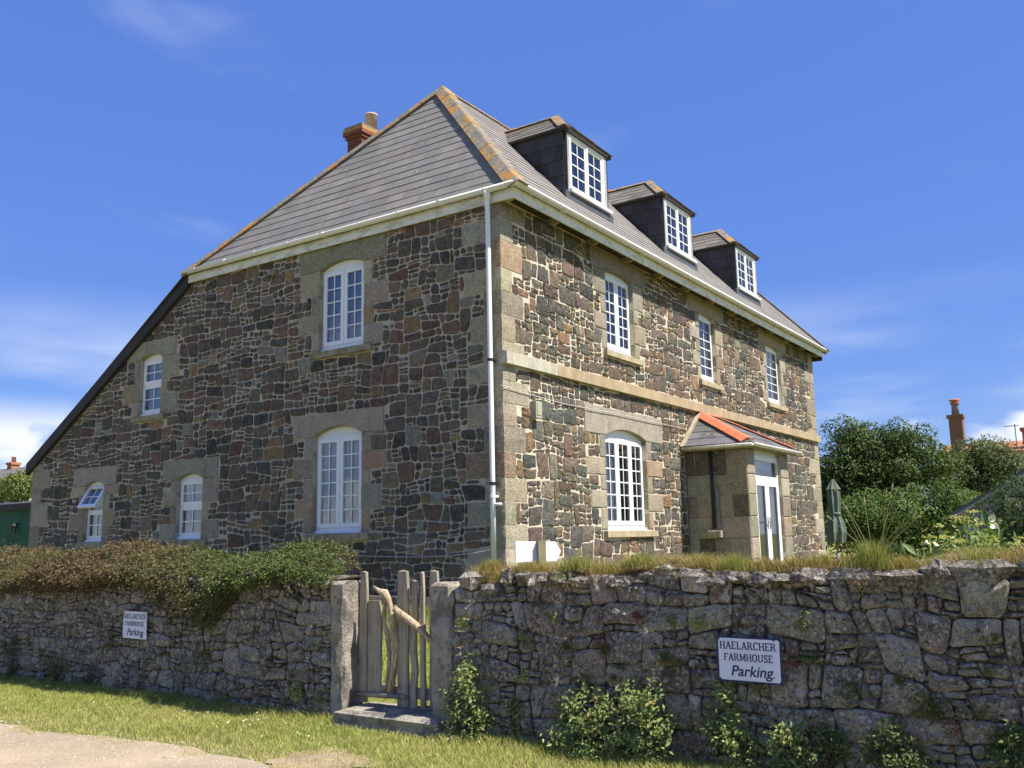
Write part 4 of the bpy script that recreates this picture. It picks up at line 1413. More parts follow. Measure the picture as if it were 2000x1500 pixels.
# ------------------------------------------------------------------ ground and lane
LANE = -1.6
def hnoise(x, y, s=1.0, seed=0):       # cheap smooth value noise in [-1, 1]
    r = np.random.default_rng(seed)
    ph = r.uniform(0, 6.28, 12)
    k = r.uniform(-1.6, 1.6, (12, 2)) * s
    v = 0
    for i in range(12):
        v = v + np.sin(k[i, 0] * x + k[i, 1] * y + ph[i])
    return v / 4.5
def ground_z(x, y):
    x, y = np.asarray(x, float), np.asarray(y, float)
    garden = np.clip((y + 3.75) / 0.25, 0, 1)
    g = LANE + garden * (0.72 + 0.06 * np.clip((y + 3.5) / 3.5, 0, 1))
    path = np.exp(-(((x - 1.5) / 0.85) ** 4)) * np.clip((-0.6 - y) / 3.0, 0, 1) * garden
    g = g - path * 0.62
    lane_rough = (1 - garden) * 0.012 * hnoise(x, y, 3.0, 4)
    far = np.clip((np.hypot(x, y) - 60) / 400, 0, 1)
    return g + lane_rough - far * 0.5
xs = np.unique(np.concatenate([np.array([-1200, -600, -300, -150, -80, -40, -25]), np.arange(-18, 12.01, 0.25), np.array([15, 25, 40, 80, 150, 300, 600, 1200])]))
ys = np.unique(np.concatenate([np.array([-1200, -600, -300, -150, -80, -40, -20, -14]), np.arange(-11, 2.01, 0.25), np.array([4, 8, 15, 25, 40, 80, 150, 300, 600, 1200])]))
GX, GY = np.meshgrid(xs, ys)
GZZ = ground_z(GX, GY)
m = MB()
nx = len(xs)
m.v = list(zip(GX.ravel().tolist(), GY.ravel().tolist(), GZZ.ravel().tolist()))
m.c = [(1, 1, 1)] * len(m.v)
m.f = [(j * nx + i, j * nx + i + 1, (j + 1) * nx + i + 1, (j + 1) * nx + i) for j in range(len(ys) - 1) for i in range(nx - 1)]
setprops(mk('ground', m, 'grass_ground', None, True), kind='structure')
# the dusty lane: a strip with a ragged edge towards the verge, and a worn patch before the gate
def edge_y(x):
    return -5.52 + 0.10 * hnoise(x, 0 * x, 1.4, 8) + 0.035 * hnoise(x, 0 * x, 9.0, 9)
m = MB()
X = np.arange(-30, 14, 0.08)
E0 = edge_y(X)
V = []
rows = [0, 0.25, 0.6, 1.2, 2.2, 3.6]
for d in rows:
    Y = E0 - d if d < 3 else np.full_like(X, -9.6) + 0.1 * hnoise(X, 0 * X, 1.5, 10)
    Z = ground_z(X, Y) + 0.008
    V += list(zip(X.tolist(), Y.tolist(), Z.tolist()))
n = len(X)
m.add(V, [((r + 1) * n + i, (r + 1) * n + i + 1, r * n + i + 1, r * n + i) for r in range(len(rows) - 1) for i in range(n - 1)])
setprops(mk('lane', m, 'lane_dust', None, True), kind='structure')
m = MB()
cxp, cyp = 1.85, -5.15
V = [(cxp, cyp, float(ground_z(cxp, cyp)) + 0.011)]
nn = 72
for k in range(nn):
    t = 2 * math.pi * k / nn
    rr = 1 + 0.16 * math.sin(3 * t + 1) + 0.10 * math.sin(7 * t) + 0.06 * math.sin(17 * t + 2)
    x, y = cxp + 0.42 * rr * math.cos(t), cyp + 0.34 * rr * math.sin(t)
    V.append((x, y, float(ground_z(x, y)) + 0.011))
m.add(V, [(0, 1 + k, 1 + (k + 1) % nn) for k in range(nn)])
setprops(mk('worn_path', m, 'worn_earth', None, True), kind='structure')

r = np.random.default_rng(61)
n = 2600
X, Y = r.uniform(-6, 3.0, n), 0
Y = edge_y(X) + 0.10 - np.abs(r.normal(0, 0.8, n))
q = r.uniform(0.003, 0.011, n) * np.where(r.random(n) < 0.04, 2.2, 1)
Zp = ground_z(X, Y) + 0.008
oc = np.array([(1, 0, 0), (0, 1, 0), (-1, 0, 0), (0, -1, 0), (0, 0, 0.8)])
V = np.column_stack([X, Y, Zp])[:, None, :] + oc[None] * q[:, None, None] * r.uniform(0.6, 1.3, (n, 5, 1))
gcol = np.array([(0.34, 0.29, 0.22), (0.24, 0.20, 0.16), (0.42, 0.38, 0.31)])[r.integers(0, 3, n)]
plain('grit', (0.3, 0.26, 0.2, 1), 1.0, 0.2, 30, attr=True)
setprops(mk_np('lane_grit', V, 4, 'grit', None, gcol, 5, [(0, 1, 4), (1, 2, 4), (2, 3, 4), (3, 0, 4)]), 'loose grit and small stones on the dusty lane', 'gravel', kind='stuff')

# ------------------------------------------------------------------ lane wall
WY = -4.0
F_W = lambda u, v, d: (u, WY - d, v)
PAL_W = [(3, (0.281, 0.246, 0.193)), (2.5, (0.237, 0.202, 0.157)), (2, (0.319, 0.286, 0.227)), (0.8, (0.242, 0.183, 0.137)), (1, (0.363, 0.333, 0.269))]
def lump(mb, c, r, rng, col, n=7, m_=5):
    """an irregular lying stone"""
    V = []
    ph = [rng.uniform(0, 6.28) for _ in range(6)]
    for i in range(1, m_):
        a = math.pi * i / m_
        for k in range(n):
            t = 2 * math.pi * k / n
            q = 1 + 0.20 * math.sin(2 * t + ph[0]) + 0.14 * math.sin(3 * t + ph[1] + a) + 0.10 * math.sin(5 * a + ph[2])
            q *= rng.uniform(0.90, 1.10)
            sq = 1.0 / max(abs(math.cos(a)), abs(math.sin(a))) ** 0.45
            V.append((c[0] + r[0] * q * sq * math.sin(a) * math.cos(t), c[1] + r[1] * q * sq * math.sin(a) * math.sin(t), c[2] + r[2] * q * sq * math.cos(a)))
    V += [(c[0], c[1], c[2] + r[2]), (c[0], c[1], c[2] - r[2])]
    fc = [((i) * n + k, (i + 1) * n + k, (i + 1) * n + (k + 1) % n, i * n + (k + 1) % n) for i in range(m_ - 2) for k in range(n)]
    t_, b_ = (m_ - 1) * n, (m_ - 1) * n + 1
    fc += [(t_, k, (k + 1) % n) for k in range(n)] + [(b_, (m_ - 2) * n + (k + 1) % n, (m_ - 2) * n + k) for k in range(n)]
    mb.add(V, fc, col)
def lane_wall(x0, x1, top, label, radii, seed, nparts, gap, aniso=0.72, rnd=0.17, caps=True):
    w = thing('lane_wall', ((x0 + x1) / 2, WY + 0.25, LANE), label, 'wall')
    n = int((x1 - x0) / 0.25)
    m = MB()
    V = []
    U = [x0 + (x1 - x0) * i / n for i in range(n + 1)]
    for u in U:
        t = top(u)
        jj = 0.012 * math.sin(u * 7.3) + 0.01 * math.sin(u * 17.1)
        V += [(u, WY + 0.022 + jj, LANE - 0.25), (u, WY + 0.022 + jj, t - 0.05), (u, WY + 0.10, t + 0.0), (u, WY + 0.48, t + 0.02), (u, WY + 0.55, t - 0.05), (u, WY + 0.55, LANE - 0.25)]
    k = 6
    fc = [(i * k + j, (i + 1) * k + j, (i + 1) * k + j + 1, i * k + j + 1) for i in range(n) for j in range(k - 1)]
    fc += [tuple(range(k))[::-1], tuple(range(n * k, n * k + k))]
    m.add(V, fc)
    mk('wall_core', m, 'wall_earth', w, True)
    cells = courses(x0, x1, LANE - 0.1, max(top(u) for u in U), seed, hmax=0.40, amin=radii[0], amax=radii[1], wmul=1.35, slant=0.30, stop=radii[2], band=(0.4, 0.7), amp=0.016, lay=0.5)
    # stones run up to the wall top
    cells = [c for c in cells if sum(p[1] for p in c) / len(c) < top(sum(p[0] for p in c) / len(c))]
    masonry('lane', cells, F_W, w, 'field_stone', PAL_W, gap, rnd, nparts, seed, d0=-0.05, d1=0.012, bevel=0.013, bulge=0.018, jit=0.010, ring=True, dvar=0.011, warp=0.07,
            rank=lambda a, p: a if x0 > 0 else a * (1.0 if p[0][0] > -5.6 else 0.2))
    if caps:
        r = random.Random(seed + 1)
        u = x0 + 0.05
        while u < x1:
            lw = r.uniform(0.05, 0.17)
            mb = MB()
            lump(mb, (u + lw, WY + r.uniform(-0.01, 0.08), top(u + lw) + r.uniform(-0.02, 0.065)), (lw, r.uniform(0.08, 0.15), r.uniform(0.028, 0.075)), r, pick(r, [(1, (0.27, 0.24, 0.20)), (1, (0.20, 0.17, 0.14)), (0.7, (0.15, 0.12, 0.10))]))
            mk('cap_stone', mb, 'field_stone', w, False)
            u += lw * r.uniform(1.5, 2.1)
    return w
topL = lambda u: -0.36 - 0.09 * max(0, min(1, (-u - 1) / 2)) + 0.015 * math.sin(u * 3)
topR = lambda u: -0.385 + 0.085 * max(0, min(1, (u - 2.6) / 2.0)) + 0.02 * math.sin(u * 2.3) + 0.016 * math.sin(u * 6.1 + 1) + 0.012 * math.sin(u * 11.7)
lane_wall(-9.5, 0.79, topL, 'lichen-covered rubble wall left of the wooden gate, under the creeping evergreen', (0.007, 0.06, 0.35), 31, 230, 0.0042, caps=False, rnd=0.24)
lane_wall(2.20, 9.5, topR, 'lichen-covered rubble wall right of the wooden gate, topped with turf and loose stones', (0.008, 0.085, 0.36), 33, 260, 0.0045, rnd=0.22)

# gateposts and step
def rough_post(x0, x1, y0, y1, z0, z1, name, label, cat, group, seed, mat='weathered_granite', nz=12, jit=0.012, bev=0.024):
    r = random.Random(seed)
    ring = lambda: [(x0 + bev, y0), ((x0 + x1) / 2, y0), (x1 - bev, y0), (x1, y0 + bev), (x1, (y0 + y1) / 2), (x1, y1 - bev), (x1 - bev, y1), ((x0 + x1) / 2, y1), (x0 + bev, y1), (x0, y1 - bev), (x0, (y0 + y1) / 2), (x0, y0 + bev)]
    m = MB()
    V = []
    zs_ = [z0 + (z1 - bev - z0) * i / (nz - 1) for i in range(nz)]
    for z in zs_:
        V += [(a + r.uniform(-jit, jit), b + r.uniform(-jit, jit), z) for a, b in ring()]
    cx, cy = (x0 + x1) / 2, (y0 + y1) / 2
    V += [(cx + (a - cx) * 0.84 + r.uniform(-jit, jit), cy + (b - cy) * 0.84, z1 + r.uniform(-0.4, 0.6) * jit) for a, b in ring()]
    V.append((cx, cy, z1 + 0.008))
    k = 12
    fc = [(i * k + j, i * k + (j + 1) % k, (i + 1) * k + (j + 1) % k, (i + 1) * k + j) for i in range(nz) for j in range(k)]
    fc += [(nz * k + j, nz * k + (j + 1) % k, (nz + 1) * k) for j in range(k)]
    fc.append(tuple(range(k))[::-1])
    m.add(V, fc)
    return setprops(mk(name, m, mat, None, False, base=True), label, cat, group)
rough_post(0.795, 0.975, -4.035, -3.76, LANE - 0.1, -0.365, 'gatepost', 'granite gatepost left of the wooden gate, its right edge sunlit', 'gatepost', 'granite gateposts', 1)
rough_post(1.975, 2.195, -4.035, -3.76, LANE - 0.1, -0.365, 'gatepost', 'granite gatepost right of the wooden gate', 'gatepost', 'granite gateposts', 2)
rough_post(0.965, 2.13, -4.17, -3.66, LANE - 0.05, -1.455, 'granite_step', 'long worn granite threshold step under the wooden gate', 'step', None, 3, nz=4, jit=0.010, bev=0.03)

# ------------------------------------------------------------------ driftwood gate
gate = thing('wooden_gate', (1.42, -3.82, -1.45), 'weathered grey picket gate of odd boards and driftwood between granite posts', 'gate')
F_G = lambda u, v, d: (u, -3.82 - d, v)
def board(u0, u1, v0, v1, d0, d1, seed, lean=0.0, wav=0.006, round_top=True, name='board'):
    r = random.Random(seed)
    n = 7
    m = MB()
    V = []
    for i in range(n + 1):
        t = i / n
        v = v0 + (v1 - v0) * t
        s = lean * t + r.uniform(-wav, wav)
        e = 0.008 if i == n else 0.0
        a, b = u0 + s + r.uniform(-wav, wav) * 0.5 + e, u1 + s + r.uniform(-wav, wav) * 0.5 - e
        c = 0.006
        V += [F_G(a, v, d0), F_G(b, v, d0), F_G(b, v, d1 - c), F_G(b - c, v, d1), F_G(a + c, v, d1), F_G(a, v, d1 - c)]
    if round_top:
        q = V[-6:]
        mid = F_G((u0 + u1) / 2 + lean, v1 + 0.012, (d0 + d1) / 2)
        V.append(mid)
    k = 6
    fc = [(i * k + j, i * k + (j + 1) % k, (i + 1) * k + (j + 1) % k, (i + 1) * k + j) for i in range(n) for j in range(k)]
    fc = [f[::-1] for f in fc]
    fc.append(tuple(range(k)))
    if round_top:
        fc += [((n * k + (j + 1) % k), n * k + j, (n + 1) * k) for j in range(k)]
    else:
        fc.append(tuple(range(n * k, n * k + k))[::-1])
    m.add(V, fc)
    return mk(name, m, 'grey_timber', gate)
board(0.985, 1.075, -1.44, -0.285, 0.0, 0.028, 1)
board(1.085, 1.245, -1.35, -0.54, 0.0, 0.024, 2, round_top=False)
board(1.445, 1.572, -1.445, -0.275, 0.0, 0.030, 3)
board(1.592, 1.662, -1.447, -0.36, 0.0, 0.028, 4, lean=0.008, wav=0.010)
board(1.703, 1.755, -1.447, -0.288, 0.0, 0.026, 5)
board(1.785, 1.885, -1.445, -0.275, -0.03, -0.004, 6)
mk('rail', MB().box(0.99, 1.93, -3.815, -3.785, -1.375, -1.28), 'grey_timber', gate)
mk('rail', MB().box(0.99, 1.93, -3.815, -3.785, -0.575, -0.50), 'grey_timber', gate)
m = MB().tube([F_G(0.975, -1.372, 0.045), F_G(1.25, -1.362, 0.05), F_G(1.56, -1.355, 0.045)], [0.018, 0.024, 0.020], 7)
mk('bottom_rail', m, 'grey_timber', gate, True)
m = MB()
m.tube([F_G(1.184, -0.415, 0.05), F_G(1.25, -0.448, 0.055), F_G(1.318, -0.468, 0.05), F_G(1.362, -0.53, 0.045), F_G(1.397, -0.64, 0.04), F_G(1.412, -0.75, 0.035), F_G(1.436, -0.92, 0.03), F_G(1.420, -1.08, 0.028), F_G(1.385, -1.22, 0.022), F_G(1.368, -1.33, 0.02)],
       [0.014, 0.022, 0.040, 0.034, 0.030, 0.036, 0.040, 0.036, 0.032, 0.036], 9)
mk('driftwood_picket', m, 'driftwood', gate, True)
m = MB().tube([F_G(1.33, -0.48, 0.03), F_G(1.29, -0.60, 0.02), F_G(1.29, -0.75, 0.015), F_G(1.33, -0.87, 0.015), F_G(1.345, -1.05, 0.015), F_G(1.305, -1.33, 0.01)], [0.02, 0.018, 0.022, 0.026, 0.02, 0.018], 7)
mk('driftwood_fork', m, 'driftwood', gate, True)
m = MB().tube([F_G(1.45, -0.605, 0.065), F_G(1.55, -0.66, 0.07), F_G(1.66, -0.715, 0.07), F_G(1.76, -0.785, 0.06), F_G(1.83, -0.85, 0.05), F_G(1.90, -0.93, 0.03)], [0.030, 0.036, 0.034, 0.030, 0.024, 0.020], 9)
mk('driftwood_brace', m, 'driftwood', gate, True)

# ------------------------------------------------------------------ signs
GLY = {  # slab-serif capitals: strokes (x0, y0, x1, y1, weight); '-' ends carry serifs
 'H': (0.86, [(0.18, 0, 0.18, 1, 1), (0.68, 0, 0.68, 1, 1), (0.18, 0.5, 0.68, 0.5, .6)], [(0.18, 0), (0.18, 1), (0.68, 0), (0.68, 1)]),
 'A': (0.82, [(0.12, 0, 0.41, 1, .7), (0.41, 1, 0.70, 0, 1.1), (0.22, 0.34, 0.60, 0.34, .6)], [(0.12, 0), (0.70, 0)]),
 'E': (0.74, [(0.18, 0, 0.18, 1, 1), (0.18, 0.03, 0.60, 0.03, .7), (0.18, 0.97, 0.60, 0.97, .7), (0.18, 0.52, 0.48, 0.52, .6), (0.60, 0, 0.60, 0.22, .6), (0.60, 1, 0.60, 0.80, .6)], [(0.14, 0), (0.14, 1)]),
 'L': (0.68, [(0.18, 0, 0.18, 1, 1), (0.18, 0.03, 0.58, 0.03, .7), (0.58, 0, 0.58, 0.24, .6)], [(0.18, 1), (0.14, 0)]),
 'R': (0.82, [(0.18, 0, 0.18, 1, 1), (0.18, 0.97, 0.46, 0.97, .7), (0.46, 0.97, 0.60, 0.84, .8), (0.60, 0.86, 0.60, 0.66, 1), (0.60, 0.68, 0.46, 0.52, .8), (0.46, 0.52, 0.18, 0.52, .6), (0.42, 0.52, 0.70, 0, 1)], [(0.18, 0), (0.14, 1), (0.72, 0)]),
 'C': (0.78, [(0.64, 0.80, 0.50, 0.96, .7), (0.50, 0.97, 0.32, 0.97, .7), (0.32, 0.97, 0.16, 0.78, .9), (0.15, 0.80, 0.15, 0.22, 1.05), (0.16, 0.22, 0.32, 0.03, .9), (0.32, 0.03, 0.50, 0.03, .7), (0.50, 0.04, 0.66, 0.22, .7), (0.65, 0.74, 0.65, 1.0, .6)], []),
 'F': (0.70, [(0.18, 0, 0.18, 1, 1), (0.18, 0.97, 0.58, 0.97, .7), (0.18, 0.52, 0.46, 0.52, .6), (0.58, 1, 0.58, 0.78, .6)], [(0.18, 0), (0.14, 1)]),
 'M': (1.02, [(0.18, 0, 0.18, 1, .7), (0.18, 1, 0.50, 0.15, 1), (0.50, 0.15, 0.82, 1, .7), (0.84, 0, 0.84, 1, 1)], [(0.18, 0), (0.14, 1), (0.84, 0), (0.88, 1)]),
 'O': (0.86, [(0.30, 0.97, 0.56, 0.97, .7), (0.56, 0.97, 0.70, 0.78, .9), (0.71, 0.80, 0.71, 0.20, 1.05), (0.70, 0.22, 0.56, 0.03, .9), (0.56, 0.03, 0.30, 0.03, .7), (0.30, 0.03, 0.16, 0.22, .9), (0.15, 0.20, 0.15, 0.80, 1.05), (0.16, 0.78, 0.30, 0.97, .9)], []),
 'U': (0.84, [(0.17, 1, 0.17, 0.22, 1), (0.17, 0.24, 0.30, 0.04, .9), (0.30, 0.03, 0.54, 0.03, .7), (0.54, 0.04, 0.67, 0.24, .8), (0.67, 0.22, 0.67, 1, .8)], [(0.17, 1), (0.67, 1)]),
 'S': (0.70, [(0.56, 0.80, 0.46, 0.97, .7), (0.46, 0.97, 0.26, 0.97, .7), (0.26, 0.97, 0.14, 0.78, .9), (0.14, 0.78, 0.24, 0.60, .9), (0.24, 0.60, 0.46, 0.46, 1.1), (0.46, 0.46, 0.57, 0.26, .9), (0.57, 0.26, 0.46, 0.03, .9), (0.46, 0.03, 0.24, 0.03, .7), (0.24, 0.03, 0.13, 0.20, .7), (0.57, 0.76, 0.57, 1.0, .6), (0.13, 0.0, 0.13, 0.26, .6)], []),
}
def letter(F, ch, u, v, h, d):
    w, strokes, serifs = GLY[ch]
    m = MB()
    t = 0.085
    k = 0
    for x0, y0, x1, y1, wt in strokes:
        L = math.hypot(x1 - x0, y1 - y0)
        a, b = -(y1 - y0) / L * t * wt, (x1 - x0) / L * t * wt
        e0, e1 = (x1 - x0) / L * 0.02, (y1 - y0) / L * 0.02
        P = [(x0 - e0 - a, y0 - e1 - b), (x1 + e0 - a, y1 + e1 - b), (x1 + e0 + a, y1 + e1 + b), (x0 - e0 + a, y0 - e1 + b)]
        m.prism(F, [(u + p[0] * h, v + p[1] * h) for p in P], d, d + 0.0008 + 0.0001 * k)
        k += 1
    for x, y in serifs:
        y0, y1 = (0.0, 0.07) if y == 0 else (0.93, 1.0)
        m.prism(F, [(u + (x - 0.15) * h, v + y0 * h), (u + (x + 0.15) * h, v + y0 * h), (u + (x + 0.15) * h, v + y1 * h), (u + (x - 0.15) * h, v + y1 * h)], d, d + 0.0007 + 0.0001 * k)
        k += 1
    return m
def word(F, s, uc, v, h, d, parent):
    w = sum(GLY[c][0] for c in s) * h
    u = uc - w / 2
    for c in s:
        mk('letter', letter(F, c, u, v, h, d), 'sign_ink', parent)
        u += GLY[c][0] * h
def sign(cu, cv, W, H, rot, label, depth, border, seed):
    t = math.radians(rot)
    F = lambda u, v, d: (cu + u * math.cos(t) - v * math.sin(t), WY - depth - d, cv + u * math.sin(t) + v * math.cos(t))
    s = thing('parking_sign', (cu, WY - depth, cv - H / 2), label, 'sign', 'parking signs on the lane wall')
    r = random.Random(seed)
    if border:
        mk('sign_border', MB().fbox(F, -W / 2, W / 2, -H / 2, H / 2, 0, 0.006), 'sign_ink', s)
        b = 0.012
        q = 0.010
        P = [(-W / 2 + b + q, -H / 2 + b), (W / 2 - b - q, -H / 2 + b), (W / 2 - b, -H / 2 + b + q), (W / 2 - b, H / 2 - b - q), (W / 2 - b - q, H / 2 - b), (-W / 2 + b + q, H / 2 - b), (-W / 2 + b, H / 2 - b - q), (-W / 2 + b, -H / 2 + b + q)]
        mk('sign_board', MB().prism(F, P, 0.0062, 0.0085), 'sign_white', s)
    else:
        mk('sign_board', MB().fbox(F, -W / 2, W / 2, -H / 2, H / 2, 0, 0.0085), 'sign_white', s)
    word(F, 'HAELARCHER', -0.006, 0.066, 0.050, 0.0088, s)
    word(F, 'FARMHOUSE', -0.004, -0.010, 0.047, 0.0088, s)
    cu_ = bpy.data.curves.new('parking_word', 'FONT')
    cu_.body = 'Parking'
    cu_.size = 0.098
    cu_.shear = 0.22
    cu_.offset = 0.0016
    cu_.extrude = 0.0004
    cu_.align_x = 'CENTER'
    to = bpy.data.objects.new('tmp', cu_)
    COL.objects.link(to)
    dg = bpy.context.evaluated_depsgraph_get()
    me = bpy.data.meshes.new_from_object(to.evaluated_get(dg))
    m = MB()
    m.add([F(p.co.x + 0.012, p.co.y - 0.108, 0.0092 + p.co.z) for p in me.vertices], [tuple(p.vertices) for p in me.polygons])
    mk('word_parking', m, 'sign_ink', s)
    bpy.data.objects.remove(to)
    for a, b in ((-1, 1), (0.86, 1.03), (-1, -1), (0.80, -0.80)):
        P = F(a * (W / 2 - 0.018), b * (H / 2 - 0.018), 0.0086)
        mk('screw', MB().tube([P, (P[0], P[1] - 0.004, P[2])], 0.006, 7), 'black_metal', s)
    return s
sign(4.773, -0.845, 0.45, 0.30, -0.4, 'white parking sign with dark blue border, on the wall right of the gate', 0.062, True, 1)
sign(-2.11, -0.849, 0.415, 0.285, -0.6, 'borderless white parking sign on the wall left of the gate', 0.062, False, 2)
# blank arrow board behind the wall
ar = thing('arrow_sign', (2.12, -2.5, -0.88), 'blank white arrow-shaped board on a wooden post behind the wall', 'sign')
F_A = lambda u, v, d: (2.12 + (u - 2.12) * 0.53 + d * 0.8, -2.5 + (u - 2.12) * 0.70 - d * 0.6, v)
mk('arrow_board', MB().prism(F_A, [(1.835, -0.235), (2.325, -0.232), (2.378, -0.135), (2.315, -0.04), (1.835, -0.03)], -0.02, 0.0), 'board_white', ar)
mk('post', MB().fbox(F_A, 2.085, 2.175, -0.95, -0.028, 0.002, 0.05), 'post_timber', ar)

# ------------------------------------------------------------------ plants
def leaf_quads(P, N, U, L, Wd, fold=0.25):
    """pointed leaves: P base points, U direction along the leaf, N face normal"""
    N = N / (np.linalg.norm(N, axis=1, keepdims=True) + 1e-9)
    U = U - N * (U * N).sum(1, keepdims=True)
    U = U / (np.linalg.norm(U, axis=1, keepdims=True) + 1e-9)
    S = np.cross(N, U)
    L, Wd = np.broadcast_to(L, len(P))[:, None], np.broadcast_to(Wd, len(P))[:, None]
    mid = P + U * L * 0.45
    return np.stack([P, mid + S * Wd * 0.5 + N * Wd * fold, P + U * L - N * L * 0.12, mid - S * Wd * 0.5 + N * Wd * fold], 1)
LF = [(0, 1, 2), (0, 2, 3)]
def rnd_dir(r, n):
    v = r.normal(size=(n, 3))
    return v / np.linalg.norm(v, axis=1, keepdims=True)
def colmix(r, n, cols, jit=0.2):
    C = np.array([c[1] for c in cols])
    w = np.array([c[0] for c in cols], float)
    i = r.choice(len(cols), n, p=w / w.sum())
    return C[i] * r.uniform(1 - jit, 1 + jit, (n, 1))
def bush_leaves(r, blobs, per, L, cols, droop=0.2, shell=0.35):
    """blobs: (centre, radii); leaves on the outer shell of every blob, facing out and up"""
    Ps, Ns = [], []
    for c, rad in blobs:
        rad = np.array(rad)
        n = max(4, int(per * (rad[0] * rad[1] + rad[1] * rad[2] + rad[0] * rad[2])))
        d = rnd_dir(r, n)
        q = 1 - shell * r.random((n, 1)) ** 1.6
        q *= 1 + 0.10 * np.sin(d[:, :1] * 5 + c[0]) + 0.08 * np.sin(d[:, 1:2] * 7 + c[1])
        Ps.append(np.array(c) + d * rad * q)
        Ns.append(d + r.normal(size=(n, 3)) * 0.55 + np.array([0, 0, 0.35]))
    P, N = np.concatenate(Ps), np.concatenate(Ns)
    U = rnd_dir(r, len(P)) + np.array([0, 0, -droop])
    l = L * r.uniform(0.6, 1.25, len(P))
    return leaf_quads(P, N, U, l, l * 0.5), colmix(r, len(P), cols)
def tree(name, label, cat, base, blobs, per, L, cols, seed, trunk_r=0.12, group=None, crown='crown', shell=0.35):
    r = np.random.default_rng(seed)
    o = thing(name, base, label, cat, group)
    V, C = bush_leaves(r, blobs, per, L, cols, shell=shell)
    mk_np(crown, V, 2, 'leaf', o, C, 4, LF)
    m = MB()
    b = Vector(base)
    hub = Vector((sum(c[0] for c, _ in blobs) / len(blobs), sum(c[1] for c, _ in blobs) / len(blobs), b.z + 0.35 * (max(c[2] for c, _ in blobs) - b.z)))
    m.tube([b - Vector((0, 0, 0.1)), b.lerp(hub, 0.5) + Vector((0.05, 0.03, 0)), hub], [trunk_r, trunk_r * 0.85, trunk_r * 0.7], 8)
    mk('trunk', m, 'bark', o, True)
    for c, rad in blobs[::max(1, len(blobs) // 9)]:
        c = Vector(c)
        mid = hub.lerp(c, 0.5) + Vector((0, 0, -0.08))
        mk('limb', MB().tube([hub, mid, c], [trunk_r * 0.55, trunk_r * 0.4, trunk_r * 0.15], 6), 'bark', o, True)
    return o
def blobs_in(r, c, rad, n, s0, s1, flat=0.8):
    out = []
    for _ in range(n):
        d = rnd_dir(r, 1)[0]
        if d[2] < -0.5:
            d[2] *= -0.5
        q = r.uniform(0.55, 0.95)
        s = r.uniform(s0, s1)
        out.append((tuple(np.array(c) + d * np.array(rad) * q), (s, s, s * flat)))
    return out
def AT(px, py, dep):                   # a spot seen in the photograph, at a given distance, in eye-level coordinates
    p = CAM + (FW + RT * ((px - 1000) / FPX) + UP * ((750 - py) / FPX)) * dep
    return Vector((p.x, p.y, p.z - EYE))

# verge grass
r = np.random.default_rng(12)
def blades(r, X, Y, Z, h, w, cols, lean=0.5, jit=0.25):
    n = len(X)
    a = r.uniform(0, 6.283, n)
    S = np.column_stack([np.cos(a), np.sin(a), np.zeros(n)])
    ln = r.normal(size=(n, 2)) * lean * h[:, None]
    P = np.column_stack([X, Y, Z])
    tip = P + np.column_stack([ln[:, 0], ln[:, 1], h])
    mid = P + np.column_stack([ln[:, 0] * 0.35, ln[:, 1] * 0.35, h * 0.62])
    w = np.broadcast_to(w, n)[:, None]
    V = np.stack([P - S * w / 2, P + S * w / 2, mid + S * w * 0.4, tip, mid - S * w * 0.4], 1)
    return V
BF = [(0, 1, 2, 4), (4, 2, 3)]
def sow(r, n, x0, x1, y0, y1):
    return r.uniform(x0, x1, n), r.uniform(y0, y1, n)
X, Y = sow(r, 190000, -7.5, 5.2, -5.75, -3.92)
dry = np.clip(0.5 + 0.55 * hnoise(X, Y, 2.2, 5) + 0.25 * hnoise(X, Y, 7, 6), 0, 1)
nearl = np.clip((edge_y(X) + 0.45 - Y) / 0.45, 0, 1)
patch = np.exp(-((((X - 1.85) / 0.40) ** 2 + ((Y + 5.15) / 0.32) ** 2) ** 1.2)) * np.clip(0.8 + 0.6 * hnoise(X, Y, 12, 40), 0, 1)
gatep = np.exp(-(((X - 1.35) / 0.22) ** 2 + ((Y + 4.55) / 0.13) ** 2))
dens = (0.95 - 0.35 * dry) * (1 - 0.72 * nearl * np.clip(0.75 + 0.6 * hnoise(X, Y, 9, 41), 0, 1)) * (1 - 0.93 * patch) * (1 - 0.6 * gatep) * (Y > edge_y(X) - 0.05 - 0.16 * np.clip(hnoise(X, Y, 6, 42), -0.3, 1))
dens = dens * np.where((X > 1.0) & (X < 2.15) & (Y > -4.24), 0, 1)
k = r.random(len(X)) < dens
X, Y, dry, nearl = X[k], Y[k], dry[k], nearl[k]
tall = np.exp(-((Y + 4.05) / 0.12) ** 2) + 0.35 * np.clip(hnoise(X, Y, 4, 15), 0, 1) + 0.5 * (X > 2.2) * np.exp(-((Y + 4.2) / 0.25) ** 2)
h = (0.022 + 0.024 * r.random(len(X))) * (1 + 1.2 * tall) * (1 - 0.35 * nearl)
V = blades(r, X, Y, ground_z(X, Y), h, r.uniform(0.003, 0.006, len(X)), None, 0.55)
C = colmix(r, len(X), [(4, (0.30, 0.345, 0.080)), (3, (0.37, 0.395, 0.105)), (1.2, (0.21, 0.27, 0.055)), (2.6, (0.48, 0.43, 0.17))])
straw = colmix(r, len(X), [(1, (0.56, 0.46, 0.22)), (1, (0.48, 0.42, 0.19))])
f = np.clip(dry * 0.55 + nearl * 0.75 + r.normal(0, 0.25, len(X)) - 0.28, 0, 1)[:, None]
setprops(mk_np('verge_grass', V, 3, 'grass_blade', None, C * (1 - f) + straw * f, 5, BF), 'short green and straw-coloured grass of the verge along the lane wall', 'grass', kind='stuff')
